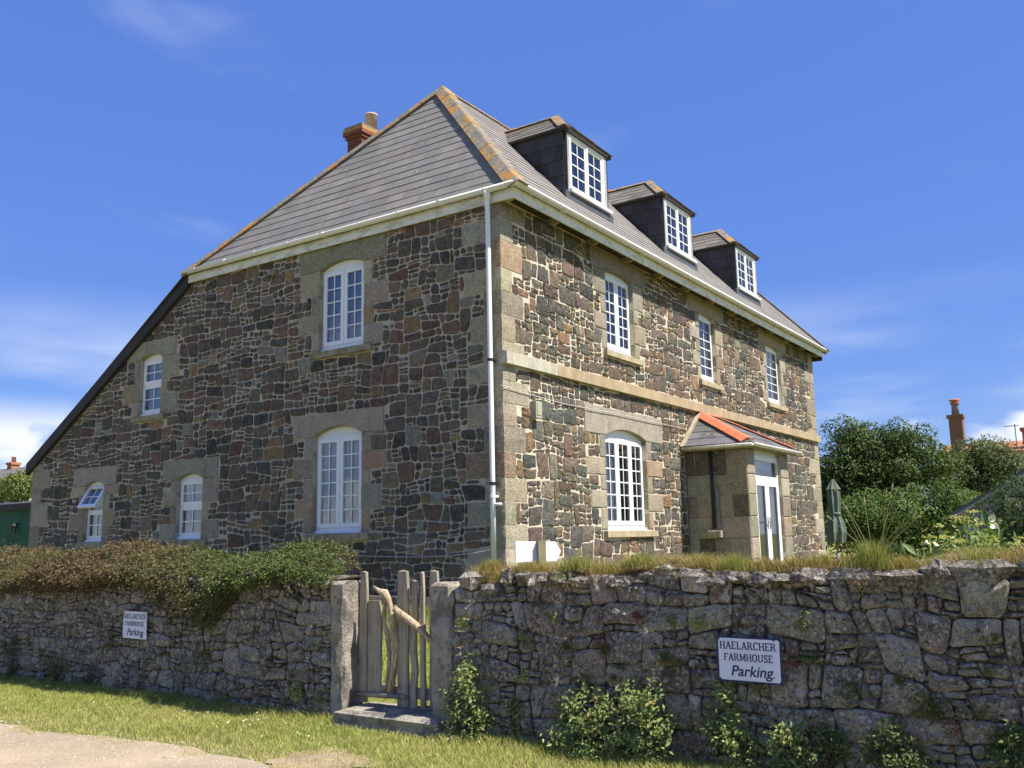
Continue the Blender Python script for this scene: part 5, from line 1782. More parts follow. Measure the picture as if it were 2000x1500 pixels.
# garden grass seen through the gate
X, Y = sow(r, 26000, -0.6, 3.4, -3.55, -0.1)
V = blades(r, X, Y, ground_z(X, Y), r.uniform(0.04, 0.09, len(X)), r.uniform(0.004, 0.007, len(X)), None, 0.5)
setprops(mk_np('garden_grass', V, 3, 'grass_blade', None, colmix(r, len(X), [(3, (0.16, 0.23, 0.035)), (1, (0.25, 0.27, 0.07))]), 5, BF), 'sunlit garden grass behind the wooden gate', 'grass', kind='stuff')
# daisies
r = np.random.default_rng(3)
V = []
for cx, cy, n, s in ((0.35, -4.65, 9, 0.3), (0.05, -4.55, 5, 0.4), (0.95, -4.5, 4, 0.3), (2.45, -4.35, 6, 0.2), (-2.0, -4.6, 3, 0.5)):
    for _ in range(n):
        x, y = cx + r.normal() * s, cy + r.normal() * 0.12
        z = float(ground_z(x, y)) + 0.05 + 0.02 * r.random()
        q = r.uniform(0.006, 0.010)
        V.append([(x + q * math.cos(t), y + q * math.sin(t), z + 0.004 * math.sin(t)) for t in np.arange(6) * math.pi / 3])
mkd = mk_np('daisies', np.array(V), 4, 'petal_cream', None, None, 6, [(0, 1, 2, 3, 4, 5)])
setprops(mkd, 'tiny white daisies scattered in the verge grass', 'flowers', kind='stuff')

# creeping evergreen over the left wall
r = np.random.default_rng(77)
cre = thing('creeping_shrub', (-3.0, -3.75, -0.40), 'brown and green creeping evergreen spilling over the left lane wall', 'shrub')
ctop = lambda x: np.interp(x, [-9.5, -5.2, -4.6, -4.2, -3, -1.9, -1.0, -0.2, 0.2, 0.5, 0.75, 1.0], [-0.13, -0.14, -0.21, -0.12, -0.11, -0.10, -0.14, -0.17, -0.15, -0.20, -0.30, -0.42])
cbot = lambda x: np.interp(x, [-9.5, -5.1, -4, -3.1, -2.5, -2.1, -1.85, -1.6, -1.2, -0.85, -0.65, -0.45, -0.1, 0.3, 0.7, 0.9], [-0.50, -0.50, -0.50, -0.47, -0.40, -0.38, -0.52, -0.66, -0.80, -0.84, -0.62, -0.42, -0.34, -0.30, -0.32, -0.36])
def cre_surf(x, t):
    top, bot = ctop(x), cbot(x)
    lum = 0.085 * hnoise(x, t * 3, 2.6, 21) + 0.05 * hnoise(x, t * 4, 8, 22)
    back = np.clip((0.35 - t) / 0.35, 0, 1)
    fr = np.clip((t - 0.35) / 0.65, 0, 1)
    ang = fr * 1.9
    y = -3.45 - 0.66 * np.minimum(np.sin(np.minimum(ang, 1.57)), 1) * (1 - 0.06 * np.maximum(ang - 1.57, 0)) + 0.45 * back
    z = np.where(t < 0.35, top - 0.22 * back ** 2, bot + (top - bot) * (1 - fr ** 2.0))
    y = np.where(fr > 0.82, y + 0.09 * (fr - 0.82) / 0.18, y)
    return y - lum * fr, z + lum * (1 - fr)
NX, NT_ = 150, 16
xx = np.linspace(-9.4, 0.42, NX)
m = MB()
for x in xx:
    for t_ in np.linspace(0, 1, NT_):
        yy, zz = cre_surf(np.array([x]), np.array([t_]))
        m.v.append((float(x), float(yy[0]) + 0.07, float(zz[0]) - 0.06 - 0.55 * max(0.0, float(x) + 0.05)))
m.c = [(1, 1, 1)] * len(m.v)
m.f = [(i * NT_ + j, i * NT_ + j + 1, (i + 1) * NT_ + j + 1, (i + 1) * NT_ + j) for i in range(NX - 1) for j in range(NT_ - 1)]
mk('stems', m, 'twig_brown', cre, True)
n = 16000
x = r.uniform(-9.4, 0.80, n)
x = np.where(r.random(n) < 0.25, r.uniform(-5.4, 0.80, n), x)
t_ = r.uniform(0.08, 1.0, n) ** 0.85
ky, kz = cre_surf(x, t_)
keep = (hnoise(x, t_ * 3.2, 5.5, 33) > -0.95) & (x < 0.88 - 0.62 * (ky + 4.0))
x, t_ = x[keep], t_[keep]
n = len(x)
y, z = cre_surf(x, t_)
fr = np.clip((t_ - 0.35) / 0.65, 0, 1)
out = np.column_stack([r.normal(0, 0.5, n), -0.35 - 0.5 * fr + r.normal(0, 0.35, n), 0.75 - 1.35 * fr ** 1.5 + r.normal(0, 0.35, n)])
out /= np.linalg.norm(out, axis=1, keepdims=True)
green = np.clip(0.36 + 0.9 * hnoise(x, t_ * 2, 1.6, 25) + 0.16 * ((x > -2.6) & (x < 0.0)) - 0.35 * (x < -2.9) + r.normal(0, 0.15, n) - 0.25 * (x > 0.2) * (fr < 0.4), 0, 1)
Vs, Cs = [], []
NL = 8
Ls = r.uniform(0.04, 0.12, n) * np.where(r.random(n) < 0.06, 1.9, 1.0)
for i in range(NL):
    f = (i + 0.5) / NL
    P = np.column_stack([x, y, z]) + out * (Ls * f)[:, None] + np.column_stack([np.zeros(n), np.zeros(n), -0.03 * f ** 2 * np.ones(n)])
    U = out + rnd_dir(r, n) * 0.75
    N = rnd_dir(r, n) + np.array([0.2, -0.4, 0.6])
    l = r.uniform(0.013, 0.040, n)
    Vs.append(leaf_quads(P, N, U, l, l * 0.42))
    g = np.clip(green + 0.25 * f - 0.1, 0, 1)[:, None]
    Cs.append((colmix(r, n, [(1, (0.105, 0.145, 0.032)), (1, (0.085, 0.115, 0.028)), (0.6, (0.15, 0.175, 0.05))]) * g + colmix(r, n, [(1, (0.17, 0.105, 0.058)), (1, (0.13, 0.088, 0.045)), (0.7, (0.20, 0.155, 0.075))]) * (1 - g)))
mk_np('foliage', np.concatenate(Vs), 2, 'leaf', cre, np.concatenate(Cs), 4, LF)

# plants rooted in and against the lane wall
GRN = [(3, (0.19, 0.25, 0.065)), (2, (0.14, 0.195, 0.05)), (2, (0.29, 0.33, 0.11)), (0.6, (0.33, 0.28, 0.09))]
DKG = [(3, (0.11, 0.155, 0.038)), (2, (0.085, 0.12, 0.03)), (1, (0.15, 0.19, 0.055))]
YEL = [(2, (0.40, 0.42, 0.08)), (2, (0.24, 0.29, 0.06)), (1, (0.50, 0.44, 0.09))]
RED = [(2, (0.22, 0.055, 0.030)), (1, (0.28, 0.10, 0.04)), (1, (0.13, 0.08, 0.03))]
MOS = [(2, (0.125, 0.145, 0.026)), (1, (0.095, 0.115, 0.024)), (1, (0.16, 0.15, 0.034))]
def on_wall(px, py, d=0.05):           # photograph spot on the wall face
    dv = FW + RT * ((px - 1000) / FPX) + UP * ((750 - py) / FPX)
    k_ = (WY - d - CAM.y) / dv.y
    p = CAM + dv * k_
    return Vector((p.x, p.y, p.z - EYE))
PXM = 7.4 / FPX                        # metres per photograph pixel near the wall
def wall_plant(px, py, w, h, n, L, cols, label, seed, name='wall_plant', dep=0.5, grp='plants growing in the lane wall', stem=True, cat='plant', asp=0.5):
    """w, h: half size in photograph pixels"""
    r = np.random.default_rng(seed)
    c = on_wall(px, py, 0.04)
    dist = (Vector((c.x, c.y, c.z + EYE)) - CAM).dot(FW)
    k_ = dist / FPX
    W_, H_ = w * k_, h * k_
    o = thing(name, (c.x, WY - 0.02, c.z - H_), label, cat, grp)
    n = int(n * 1.7)
    L = L * 0.78
    nc = max(3, int(n / 16))
    cp = np.column_stack([c.x + r.uniform(-1, 1, nc) * W_, np.full(nc, WY) - r.uniform(0.0, 1.0, nc) * min(W_, H_) * dep * 2, c.z + r.uniform(-1, 1, nc) * H_])
    inside = ((cp[:, 0] - c.x) / W_) ** 2 + ((cp[:, 2] - c.z) / H_) ** 2 < 1.05
    cp = cp[inside] if inside.sum() > 2 else cp
    P = cp[r.integers(0, len(cp), n)] + r.normal(size=(n, 3)) * np.array([1, 0.7, 1]) * L * 0.9
    P[:, 1] = np.minimum(P[:, 1], WY - 0.035)
    P[:, 2] = np.maximum(P[:, 2], LANE + 0.02)
    N = np.column_stack([r.normal(0, 0.5, n), -0.8 + r.normal(0, 0.4, n), 0.7 + r.normal(0, 0.4, n)])
    U = rnd_dir(r, n) + np.array([0, -0.2, 0.2])
    l = L * r.uniform(0.6, 1.3, n)
    mk_np('leaves', leaf_quads(P, N, U, l, l * asp), 2, 'leaf', o, colmix(r, n, cols), 4, LF)
    if stem:
        base = Vector((c.x, WY - 0.02, max(LANE, c.z - H_)))
        for i in range(min(5, len(cp))):
            mk('stem', MB().tube([base, base.lerp(Vector(cp[i]), 0.5) + Vector((0, -0.02, 0)), Vector(cp[i])], [0.006, 0.005, 0.003], 5), 'bark', o, True)
    return o
BIG = [(920, 1375, 48, 78, 620, 0.050, GRN, 'leafy upright shrub at the wall foot just right of the right gatepost'),
       (1165, 1410, 82, 62, 900, 0.048, GRN, 'broad leafy shrub at the wall foot, left of the two in the middle'),
       (1268, 1410, 58, 78, 800, 0.048, GRN, 'tall leafy shrub at the wall foot below and left of the bordered sign'),
       (1412, 1400, 38, 62, 420, 0.044, GRN, 'narrow shrub on the wall directly under the left edge of the bordered sign'),
       (1548, 1462, 44, 48, 420, 0.044, GRN, 'pale leafy shrub at the wall foot right of the bordered sign'),
       (1455, 1465, 26, 34, 220, 0.042, GRN, 'small shrub at the wall foot under the bordered sign'),
       (1745, 1462, 62, 46, 520, 0.040, DKG, 'dark green shrub low on the right part of the wall'),
       (1975, 1465, 40, 40, 300, 0.040, DKG, 'dark green shrub low on the wall at the right picture edge'),
       (1000, 1400, 16, 34, 110, 0.040, GRN, 'small leafy sprig between the gatepost shrub and the broad shrub'),
       (1625, 1455, 30, 40, 240, 0.036, DKG, 'dark shrub at the wall foot between the pale shrub and the low dark shrub'),
       (22, 1290, 24, 42, 260, 0.040, DKG, 'dark green bush at the wall foot at the left picture edge'),
       (112, 1305, 36, 24, 200, 0.036, MOS, 'mossy patch low on the left wall near the left picture edge'),
       (172, 1318, 16, 30, 130, 0.036, DKG, 'dark tuft at the wall foot left of the borderless sign')]
for i, a in enumerate(BIG):
    wall_plant(*a, 200 + i, name='shrub', grp='shrubs along the foot of the lane wall', cat='shrub')
SMALL = [(902, 1218, 20, 12, 90, 0.024, YEL, 'yellow-green stonecrop high beside the right gatepost'), (1026, 1245, 13, 22, 80, 0.026, GRN, 'small green plant high on the right wall, second from the gatepost'),
         (1083, 1222, 8, 14, 45, 0.022, YEL, 'yellowish sprig high on the right wall above the mossy streak'), (1108, 1265, 12, 26, 110, 0.020, MOS, 'mossy streak below the yellowish sprig on the right wall'),
         (1021, 1318, 14, 12, 70, 0.024, YEL, 'yellow-green rosette midway up the wall right of the gatepost shrub'), (1183, 1268, 14, 16, 80, 0.020, MOS, 'moss cushion on the wall left of the pale lichen patches'),
         (1205, 1310, 16, 22, 90, 0.022, MOS, 'moss cushion above the tall middle shrub'), (1310, 1215, 10, 16, 55, 0.024, GRN, 'green sprig high on the wall left of the bordered sign'),
         (1360, 1222, 14, 10, 60, 0.026, YEL, 'yellow-green rosette just above and left of the bordered sign'), (1310, 1300, 22, 22, 130, 0.024, MOS, 'moss patch left of the bordered sign'),
         (1565, 1212, 16, 16, 70, 0.026, GRN, 'green sprig just above and right of the bordered sign'), (1486, 1342, 12, 8, 50, 0.024, GRN, 'small leafy sprig under the middle of the bordered sign'),
         (1590, 1285, 22, 12, 90, 0.024, DKG, 'trailing plant right of the bordered sign'), (1810, 1375, 42, 22, 230, 0.026, MOS, 'mossy clump midway up the right part of the wall'),
         (1665, 1355, 12, 22, 70, 0.026, DKG, 'dark sprig low on the wall right of the bordered sign'), (1750, 1335, 14, 12, 60, 0.024, MOS, 'moss tuft above the mossy clump on the right wall'),
         (1905, 1395, 18, 10, 60, 0.022, MOS, 'moss tuft right of the mossy clump'), (1935, 1248, 12, 12, 50, 0.022, MOS, 'moss tuft high on the wall near the right picture edge'),
         (575, 1350, 18, 15, 90, 0.030, YEL, 'pale green rosette at the wall foot left of the left gatepost'), (625, 1360, 12, 14, 60, 0.028, GRN, 'small sprig against the left gatepost'),
         (430, 1365, 26, 12, 90, 0.028, GRN, 'low weeds at the foot of the left wall below its pale stones'), (265, 1352, 18, 10, 70, 0.028, DKG, 'dark weeds at the wall foot below the borderless sign'),
         (838, 1420, 16, 16, 70, 0.030, GRN, 'small weed at the right end of the granite step'), (1140, 1340, 22, 18, 110, 0.022, MOS, 'moss above the broad leafy shrub'), (1440, 1275, 1, 1, 4, 0.01, MOS, '')]
for i, a in enumerate(SMALL[:-1]):
    wall_plant(*a, 300 + i, dep=0.3, stem=False)
for i, (px, py, w, h, lab) in enumerate(((1175, 1255, 16, 8, 'red-leaved herb robert on the right wall beside the moss cushion'), (1545, 1290, 14, 14, 'reddish weed on the wall right of the bordered sign'), (1862, 1440, 10, 34, 'rust-red dock stalk low on the right wall'),
                                         (1245, 1200, 12, 12, 'reddish weed high on the wall above the tall middle shrub'), (1262, 1350, 14, 18, 'rusty dead weed above the tall middle shrub'))):
    wall_plant(px, py, w, h, 60, 0.022, RED, lab, 400 + i, dep=0.3, stem=False, name='red_weed')

# turf and tufts along the right wall top
def tuft(px, py, half, hpx, n, cols, label, seed, yb=WY + 0.10, lean=0.42, name='grass_tuft', grp='grass tufts on the wall top', heads=0):
    r = np.random.default_rng(seed)
    dv = FW + RT * ((px - 1000) / FPX) + UP * ((750 - py) / FPX)
    c = CAM + dv * ((yb - CAM.y) / dv.y)
    k_ = (c - CAM).dot(FW) / FPX
    W_, H_ = half * k_, hpx * 1.15 * k_
    n = int(n * 1.3)
    o = thing(name, (c.x, c.y, c.z - EYE), label, 'grass', grp)
    X = c.x + r.normal(0, 0.5, n) * W_
    Y = c.y + r.normal(0, 0.5, n) * min(W_, 0.10)
    X = c.x + np.clip(X - c.x, -W_, W_)
    h = H_ * r.uniform(0.35, 1.0, n)
    fall = 1 - 0.6 * np.clip(np.abs(X - c.x) / W_, 0, 1)
    V = blades(r, X, Y, np.full(n, c.z - EYE - 0.01), h * fall, r.uniform(0.0025, 0.0045, n), None, lean)
    setprops(mk_np('blades', V, 3, 'grass_blade', o, colmix(r, n, cols), 5, BF), kind='stuff')
    for i in range(heads):
        a = r.normal() * 0.42
        L = H_ * r.uniform(1.3, 2.3)
        p0 = Vector((c.x + r.normal() * W_ * 0.25, c.y + r.normal() * 0.05, c.z - EYE))
        p1 = p0 + Vector((math.sin(a) * L, r.normal() * 0.08, math.cos(a) * L))
        mid = p0.lerp(p1, 0.5) + Vector((-a * 0.03, 0, 0.01))
        mk('stalk', MB().tube([p0, mid, p1], [0.0028, 0.0024, 0.0018], 4, (0.36, 0.33, 0.13)), 'grass_blade', o)
        mk('seed_head', MB().tube([p1, p1.lerp(p1 + (p1 - mid), 0.10), p1 + (p1 - mid) * 0.22], [0.003, 0.0065, 0.002], 5, (0.42, 0.35, 0.22)), 'grass_blade', o)
    return o
STRAW = [(2, (0.34, 0.27, 0.10)), (1.5, (0.25, 0.24, 0.075)), (1, (0.40, 0.30, 0.10)), (0.6, (0.24, 0.14, 0.06))]
FRESH = [(2, (0.20, 0.25, 0.055)), (1.5, (0.27, 0.28, 0.08)), (1, (0.33, 0.29, 0.10))]
TUFTS = [(965, 1112, 40, 26, 500, STRAW, 'straw tuft on the wall top below the white downpipe'), (1040, 1116, 60, 26, 700, STRAW, 'straw turf on the wall top below the arrow board'),
         (1130, 1112, 46, 34, 600, FRESH, 'green tuft on the wall top just right of the arrow board'), (1185, 1118, 40, 26, 420, STRAW, 'straw turf on the wall top below the triple window'),
         (1252, 1106, 46, 34, 650, FRESH, 'bright green tuft on the wall top right of the triple window'), (1318, 1108, 42, 26, 420, STRAW, 'straw turf on the wall top left of the porch'),
         (1380, 1104, 44, 26, 420, STRAW, 'straw turf on the wall top in front of the porch side'), (1440, 1112, 44, 38, 700, FRESH, 'green tuft on the wall top left of the glass door'),
         (1495, 1112, 46, 32, 600, STRAW, 'straw tuft on the wall top in front of the glass door'), (1560, 1104, 40, 26, 450, STRAW, 'straw turf on the wall top right of the glass door'),
         (1605, 1100, 34, 26, 380, STRAW, 'straw turf on the wall top left of the closed parasol'), (1655, 1104, 40, 26, 420, STRAW, 'straw turf on the wall top under the closed parasol'),
         (1770, 1108, 46, 30, 500, STRAW, 'straw turf on the wall top right of the tall flowering grass'), (1840, 1110, 50, 34, 520, FRESH, 'green turf on the wall top under the cream-flowered plants'),
         (1920, 1115, 44, 60, 620, FRESH, 'tall hanging grass on the wall top near the right picture edge')]
for i, a in enumerate(TUFTS):
    tuft(*a, 500 + i)
tuft(1708, 1108, 46, 60, 1100, FRESH, 'tall bright flowering grass with seed stalks on the right wall top', 560, heads=13, lean=0.34)
for i, (px, py) in enumerate(((1108, 1140), (1150, 1128), (1270, 1110), (1325, 1098), (1465, 1125), (1690, 1150))):
    wall_plant(px, py, 26, 12, 120, 0.022, STRAW + RED[:1], ['brown turf hanging over the wall top right of the gatepost', 'reddish turf hanging below the triple window', 'reddish turf on the wall top below the bright green tuft', 'reddish turf at the wall top left of the porch', 'straw hanging over the wall top below the glass door', 'brown earth turf hanging below the tall flowering grass'][i], 600 + i, dep=0.3, stem=False, name='turf_clump', grp='turf hanging over the wall top', asp=0.25)

r = np.random.default_rng(91)
n = 15000
X = r.uniform(2.32, 8.8, n)
Y = WY + 0.02 + 0.34 * r.random(n)
TZ = np.array([topR(u) for u in X]) + 0.035 + 0.05 * np.clip(hnoise(X, Y, 2.2, 51), -1, 1)
k = hnoise(X, Y, 3.5, 50) > -1.1
X, Y, TZ = X[k], Y[k], TZ[k]
V = blades(r, X, Y, TZ + 0.015, r.uniform(0.05, 0.13, len(X)), r.uniform(0.0025, 0.005, len(X)), None, 0.6)
setprops(mk_np('wall_turf', V, 3, 'grass_blade', None, colmix(r, len(X), [(2, (0.42, 0.33, 0.15)), (1.2, (0.33, 0.24, 0.11)), (1, (0.33, 0.33, 0.11)), (0.7, (0.26, 0.15, 0.07))]), 5, BF), 'dry straw-coloured turf along the top of the right lane wall', 'turf', kind='stuff')
m = MB()
U = np.arange(2.28, 9.2, 0.12)
V = []
for u in U:
    t = topR(u) + 0.03 + 0.03 * float(hnoise(np.array([u]), np.array([0.0]), 2.2, 51)[0])
    V += [(u, WY + 0.04 + 0.03 * math.sin(u * 9), t - 0.06), (u, WY + 0.12, t + 0.02), (u, WY + 0.30, t + 0.055), (u, WY + 0.52, t)]
m.add(V, [(i * 4 + j, (i + 1) * 4 + j, (i + 1) * 4 + j + 1, i * 4 + j + 1) for i in range(len(U) - 1) for j in range(3)])
setprops(mk('turf_soil', m, 'turf_soil', None, True), 'strip of dry brown earth on top of the right lane wall', 'soil', kind='stuff')

# ------------------------------------------------------------------ garden on the right
r = np.random.default_rng(5)
def on(px, py, dep):
    return tuple(AT(px, py, dep))
GZ0 = -0.82
tr_cols = [(3, (0.066, 0.108, 0.024)), (2, (0.095, 0.140, 0.032)), (1.5, (0.14, 0.185, 0.048)), (1, (0.045, 0.072, 0.018))]
gr_cols = [(3, (0.13, 0.155, 0.062)), (2, (0.17, 0.19, 0.088)), (1, (0.09, 0.115, 0.042))]
def px_blobs(r, spec, dep):
    """spec: (px, py, half width px, half height px, how many)"""
    out = []
    for px, py, w, h, n in spec:
        k_ = dep / FPX
        c = np.array(AT(px, py, dep))
        for _ in range(n):
            d = rnd_dir(r, 1)[0]
            q = r.uniform(0.35, 0.92)
            s = r.uniform(0.28, 0.62)
            out.append((tuple(c + (np.array(RT) * d[0] * w + np.array(UP) * d[2] * h) * k_ * q + np.array(FW) * d[1] * 0.9 * q), (s, s, s * 0.75)))
    return out
b = px_blobs(r, [(1700, 870, 80, 62, 44), (1645, 930, 66, 80, 40), (1625, 1010, 40, 70, 16), (1800, 890, 80, 62, 40), (1730, 960, 120, 60, 40), (1750, 925, 50, 40, 16), (1720, 1045, 130, 40, 40)], 29)
tree('evergreen_tree', 'big dark rounded evergreen right of the farmhouse, behind the closed parasol', 'tree', (AT(1720, 1075, 29).x, AT(1720, 1075, 29).y, GZ0), b, 460, 0.10, tr_cols, 41, 0.16)
b = px_blobs(r, [(1935, 915, 66, 66, 44), (1880, 950, 60, 70, 30), (1965, 950, 50, 70, 20), (1900, 1030, 110, 50, 40)], 30.5)
tree('evergreen_tree', 'greyer feathery evergreen below the far brick chimney, above the shed', 'tree', (AT(1920, 1075, 30.5).x, AT(1920, 1075, 30.5).y, GZ0), b, 460, 0.10, gr_cols, 42, 0.14)
b = px_blobs(r, [(1690, 1005, 66, 36, 22), (1780, 1000, 84, 38, 30), (1850, 985, 56, 38, 20), (1760, 1050, 130, 34, 30)], 26)
tree('garden_shrub', 'bright green shrub in front of the big dark evergreen', 'shrub', (AT(1770, 1075, 26).x, AT(1770, 1075, 26).y, GZ0), b, 460, 0.09, [(3, (0.090, 0.150, 0.030)), (2, (0.125, 0.19, 0.042)), (1, (0.055, 0.095, 0.022))], 43, 0.08)
b = px_blobs(r, [(2012, 990, 30, 70, 16), (1998, 1062, 44, 30, 14)], 12.0)
tree('garden_shrub', 'dark leafy bush in front of the shed at the right picture edge', 'shrub', (AT(1995, 1075, 12).x, AT(1995, 1075, 12).y, GZ0), [(c, (s[0] * 0.45, s[1] * 0.45, s[2] * 0.5)) for c, s in b], 1300, 0.06, [(2, (0.045, 0.078, 0.020)), (1, (0.07, 0.11, 0.028))], 44, 0.05)

# closed parasol
pc = AT(1637, 1083, 25)
pz = lambda py: AT(1635, py, 25).z
par = thing('parasol', (pc.x, pc.y, GZ0), 'closed dark green garden parasol beside the far house corner', 'parasol')
F_P = (pc.x, pc.y)
mk('pole', MB().tube([(pc.x, pc.y, GZ0), (pc.x, pc.y, pz(940))], 0.024, 8), 'parasol_pole', par, True)
m = MB()
V = []
prof = [(1060, 0.19), (1040, 0.235), (1020, 0.19), (1008, 0.135), (1004, 0.125), (1000, 0.13), (975, 0.155), (956, 0.15), (955, 0.175), (945, 0.10), (934, 0.02)]
nk = 24
for py, rr in prof:
    for k in range(nk):
        t = 2 * math.pi * k / nk
        q = rr * (1 + (0.20 if k % 3 == 0 else -0.10))
        V.append((pc.x + q * math.cos(t), pc.y + q * math.sin(t), pz(py)))
m.add(V, [(i * nk + k, i * nk + (k + 1) % nk, (i + 1) * nk + (k + 1) % nk, (i + 1) * nk + k) for i in range(len(prof) - 1) for k in range(nk)] + [tuple(range((len(prof) - 1) * nk, len(prof) * nk)), tuple(range(nk))[::-1]])
mk('canopy', m, 'parasol_cloth', par)
mk('tie', MB().lathe(pc.x, pc.y, [(0.150, pz(1006)), (0.155, pz(1003)), (0.150, pz(1000))], 16), 'parasol_cloth', par, True)
mk('base', MB().lathe(pc.x, pc.y, [(0.28, GZ0), (0.28, GZ0 + 0.06), (0.05, GZ0 + 0.10), (0.04, GZ0 + 0.3)], 16), 'grey_metal', par, True)

# shed
sx, sy = 4.62, 6.45
shed = thing('garden_shed', (6.1, 7.9, GZ0), 'grey weatherboarded garden shed with pitched roof at the right edge', 'shed')
ez, az, axx = 0.30, 1.22, 6.2
sx1 = 2 * axx - sx
F_S = lambda u, v, d: (u, sy - d, v)
mk('carcass', MB().prism(F_S, [(sx + 0.04, GZ0), (sx1 - 0.04, GZ0), (sx1 - 0.04, ez), (axx, az), (sx + 0.04, ez)], -2.9, -0.02), 'dark_board', shed)
for i in range(14):
    v0 = GZ0 + 0.02 + i * 0.145
    v1 = v0 + 0.15
    lim = lambda v: sx + 0.03 + max(0, (v - ez)) / (az - ez) * (axx - sx)
    a0, a1 = lim(v0), lim(v1)
    if v0 < 0.40 and v1 > -0.25:
        segs = [(a0, a1, 4.86, 4.86), (5.22, 5.22, 5.28, 5.28), (6.05, 6.05, 2 * axx - a0, 2 * axx - a1)] if v1 < 0.32 else [(a0, a1, 5.20, 5.20), (6.05, 6.05, 2 * axx - a0, 2 * axx - a1)]
    else:
        segs = [(a0, a1, 2 * axx - a0, 2 * axx - a1)]
    for (p, q, s_, t2) in segs:
        if s_ - p < 0.05 or a1 > axx:
            continue
        m = MB().hexa([F_S(p, v0, -0.015), F_S(s_, v0, -0.015), F_S(t2, v1, -0.015), F_S(q, v1, -0.015), F_S(p, v0, 0.022), F_S(s_, v0, 0.022), F_S(t2, v1, 0.004), F_S(q, v1, 0.004)])
        mk('weatherboard', m, 'shed_board', shed)
m = MB()
frame_rect(m, F_S, 5.24, 6.04, -0.30, 0.45, 0.045, 0.0, 0.035)
m.fbox(F_S, 5.2, 6.08, 0.452, 0.48, 0.0, 0.06)
w_ = mk('shed_window', m, 'pale_trim', shed)
mk('shed_pane', MB().fbox(F_S, 5.285, 5.995, -0.255, 0.405, 0.005, 0.012), 'glass', shed)
mk('corner_post', MB().fbox(F_S, sx, sx + 0.06, GZ0, ez, 0.0, 0.03), 'pale_trim', shed)
m = MB()
frame_rect(m, F_S, 4.70, 5.18, -0.30, 0.30, 0.035, 0.0, 0.03)
mk('shed_window', m, 'pale_trim', shed)
mk('shed_pane', MB().fbox(F_S, 4.735, 5.145, -0.265, 0.265, 0.003, 0.010), 'glass', shed)
for s in (-1, 1):
    e = (axx + s * (axx - sx + 0.16), ez - 0.10)
    G = lambda u, v, d: (u, sy - d, v)
    P = [(e[0], e[1]), (axx, az + 0.005), (axx, az + 0.06), (e[0], e[1] + 0.055)]
    if s > 0:
        P = P[::-1]
    mk('roof_panel', MB().prism(G, P, -3.0, 0.12), 'lead_sheet', shed)
    P2 = [(e[0], e[1] - 0.06), (axx, az - 0.055), (axx, az + 0.0), (e[0], e[1] - 0.005)]
    mk('barge_board', MB().prism(G, P2 if s < 0 else P2[::-1], 0.125, 0.145), 'shed_board', shed)

# cream-flowered plants behind the right wall
def umbel_plant(px, py, dep, H, seed, label, nst=7, cols=FRESH):
    r = np.random.default_rng(seed)
    c = AT(px, py, dep)
    o = thing('umbel_plant', (c.x, c.y, GZ0), label, 'plant', 'umbel plants behind the right wall')
    base = Vector((c.x, c.y, GZ0))
    Vs, Cs = [], []
    for i in range(nst):
        top = Vector((c.x + r.normal() * 0.16, c.y + r.normal() * 0.12, c.z + H * r.uniform(-0.25, 0.5)))
        mk('stem', MB().tube([base + Vector((r.normal() * 0.04, r.normal() * 0.04, 0)), base.lerp(top, 0.55) + Vector((r.normal() * 0.03, 0, 0)), top], [0.008, 0.006, 0.004], 5, (0.20, 0.25, 0.07)), 'leaf', o, True)
        n = 46
        a, q = r.uniform(0, 6.28, n), np.sqrt(r.random(n)) * r.uniform(0.05, 0.085)
        P = np.column_stack([top.x + q * np.cos(a), top.y + q * np.sin(a), top.z + 0.02 - q * 0.25 + r.normal(0, 0.005, n)])
        Vs.append(leaf_quads(P, np.tile([0, 0, 1.0], (n, 1)) + r.normal(size=(n, 3)) * 0.4, rnd_dir(r, n), 0.020, 0.016))
        Cs.append(colmix(r, n, [(2, (0.42, 0.40, 0.10)), (1, (0.34, 0.36, 0.09)), (1, (0.50, 0.46, 0.18))]))
    n = 260
    P = np.column_stack([c.x + r.normal(0, 0.15, n), c.y + r.normal(0, 0.12, n), r.uniform(GZ0 + 0.3, c.z + 0.05, n)])
    Vs.append(leaf_quads(P, rnd_dir(r, n) + np.array([0, -0.3, 0.9]), rnd_dir(r, n), 0.06, 0.034))
    Cs.append(colmix(r, n, [(2, (0.20, 0.26, 0.06)), (1, (0.28, 0.31, 0.09)), (1, (0.13, 0.18, 0.05))]))
    setprops(mk_np('flower_heads', np.concatenate(Vs[:-1]), 2, 'leaf', o, np.concatenate(Cs[:-1]), 4, LF), kind='stuff')
    setprops(mk_np('leaves', Vs[-1], 2, 'leaf', o, Cs[-1], 4, LF), kind='stuff')
umbel_plant(1895, 1020, 8.6, 0.18, 1, 'tallest yellow-green umbel plant left of the shed window')
umbel_plant(1845, 1062, 8.2, 0.14, 2, 'yellow-green umbel plant left of the tallest one', 6)
umbel_plant(1930, 1062, 8.0, 0.12, 3, 'low umbel plant below the shed window', 5)
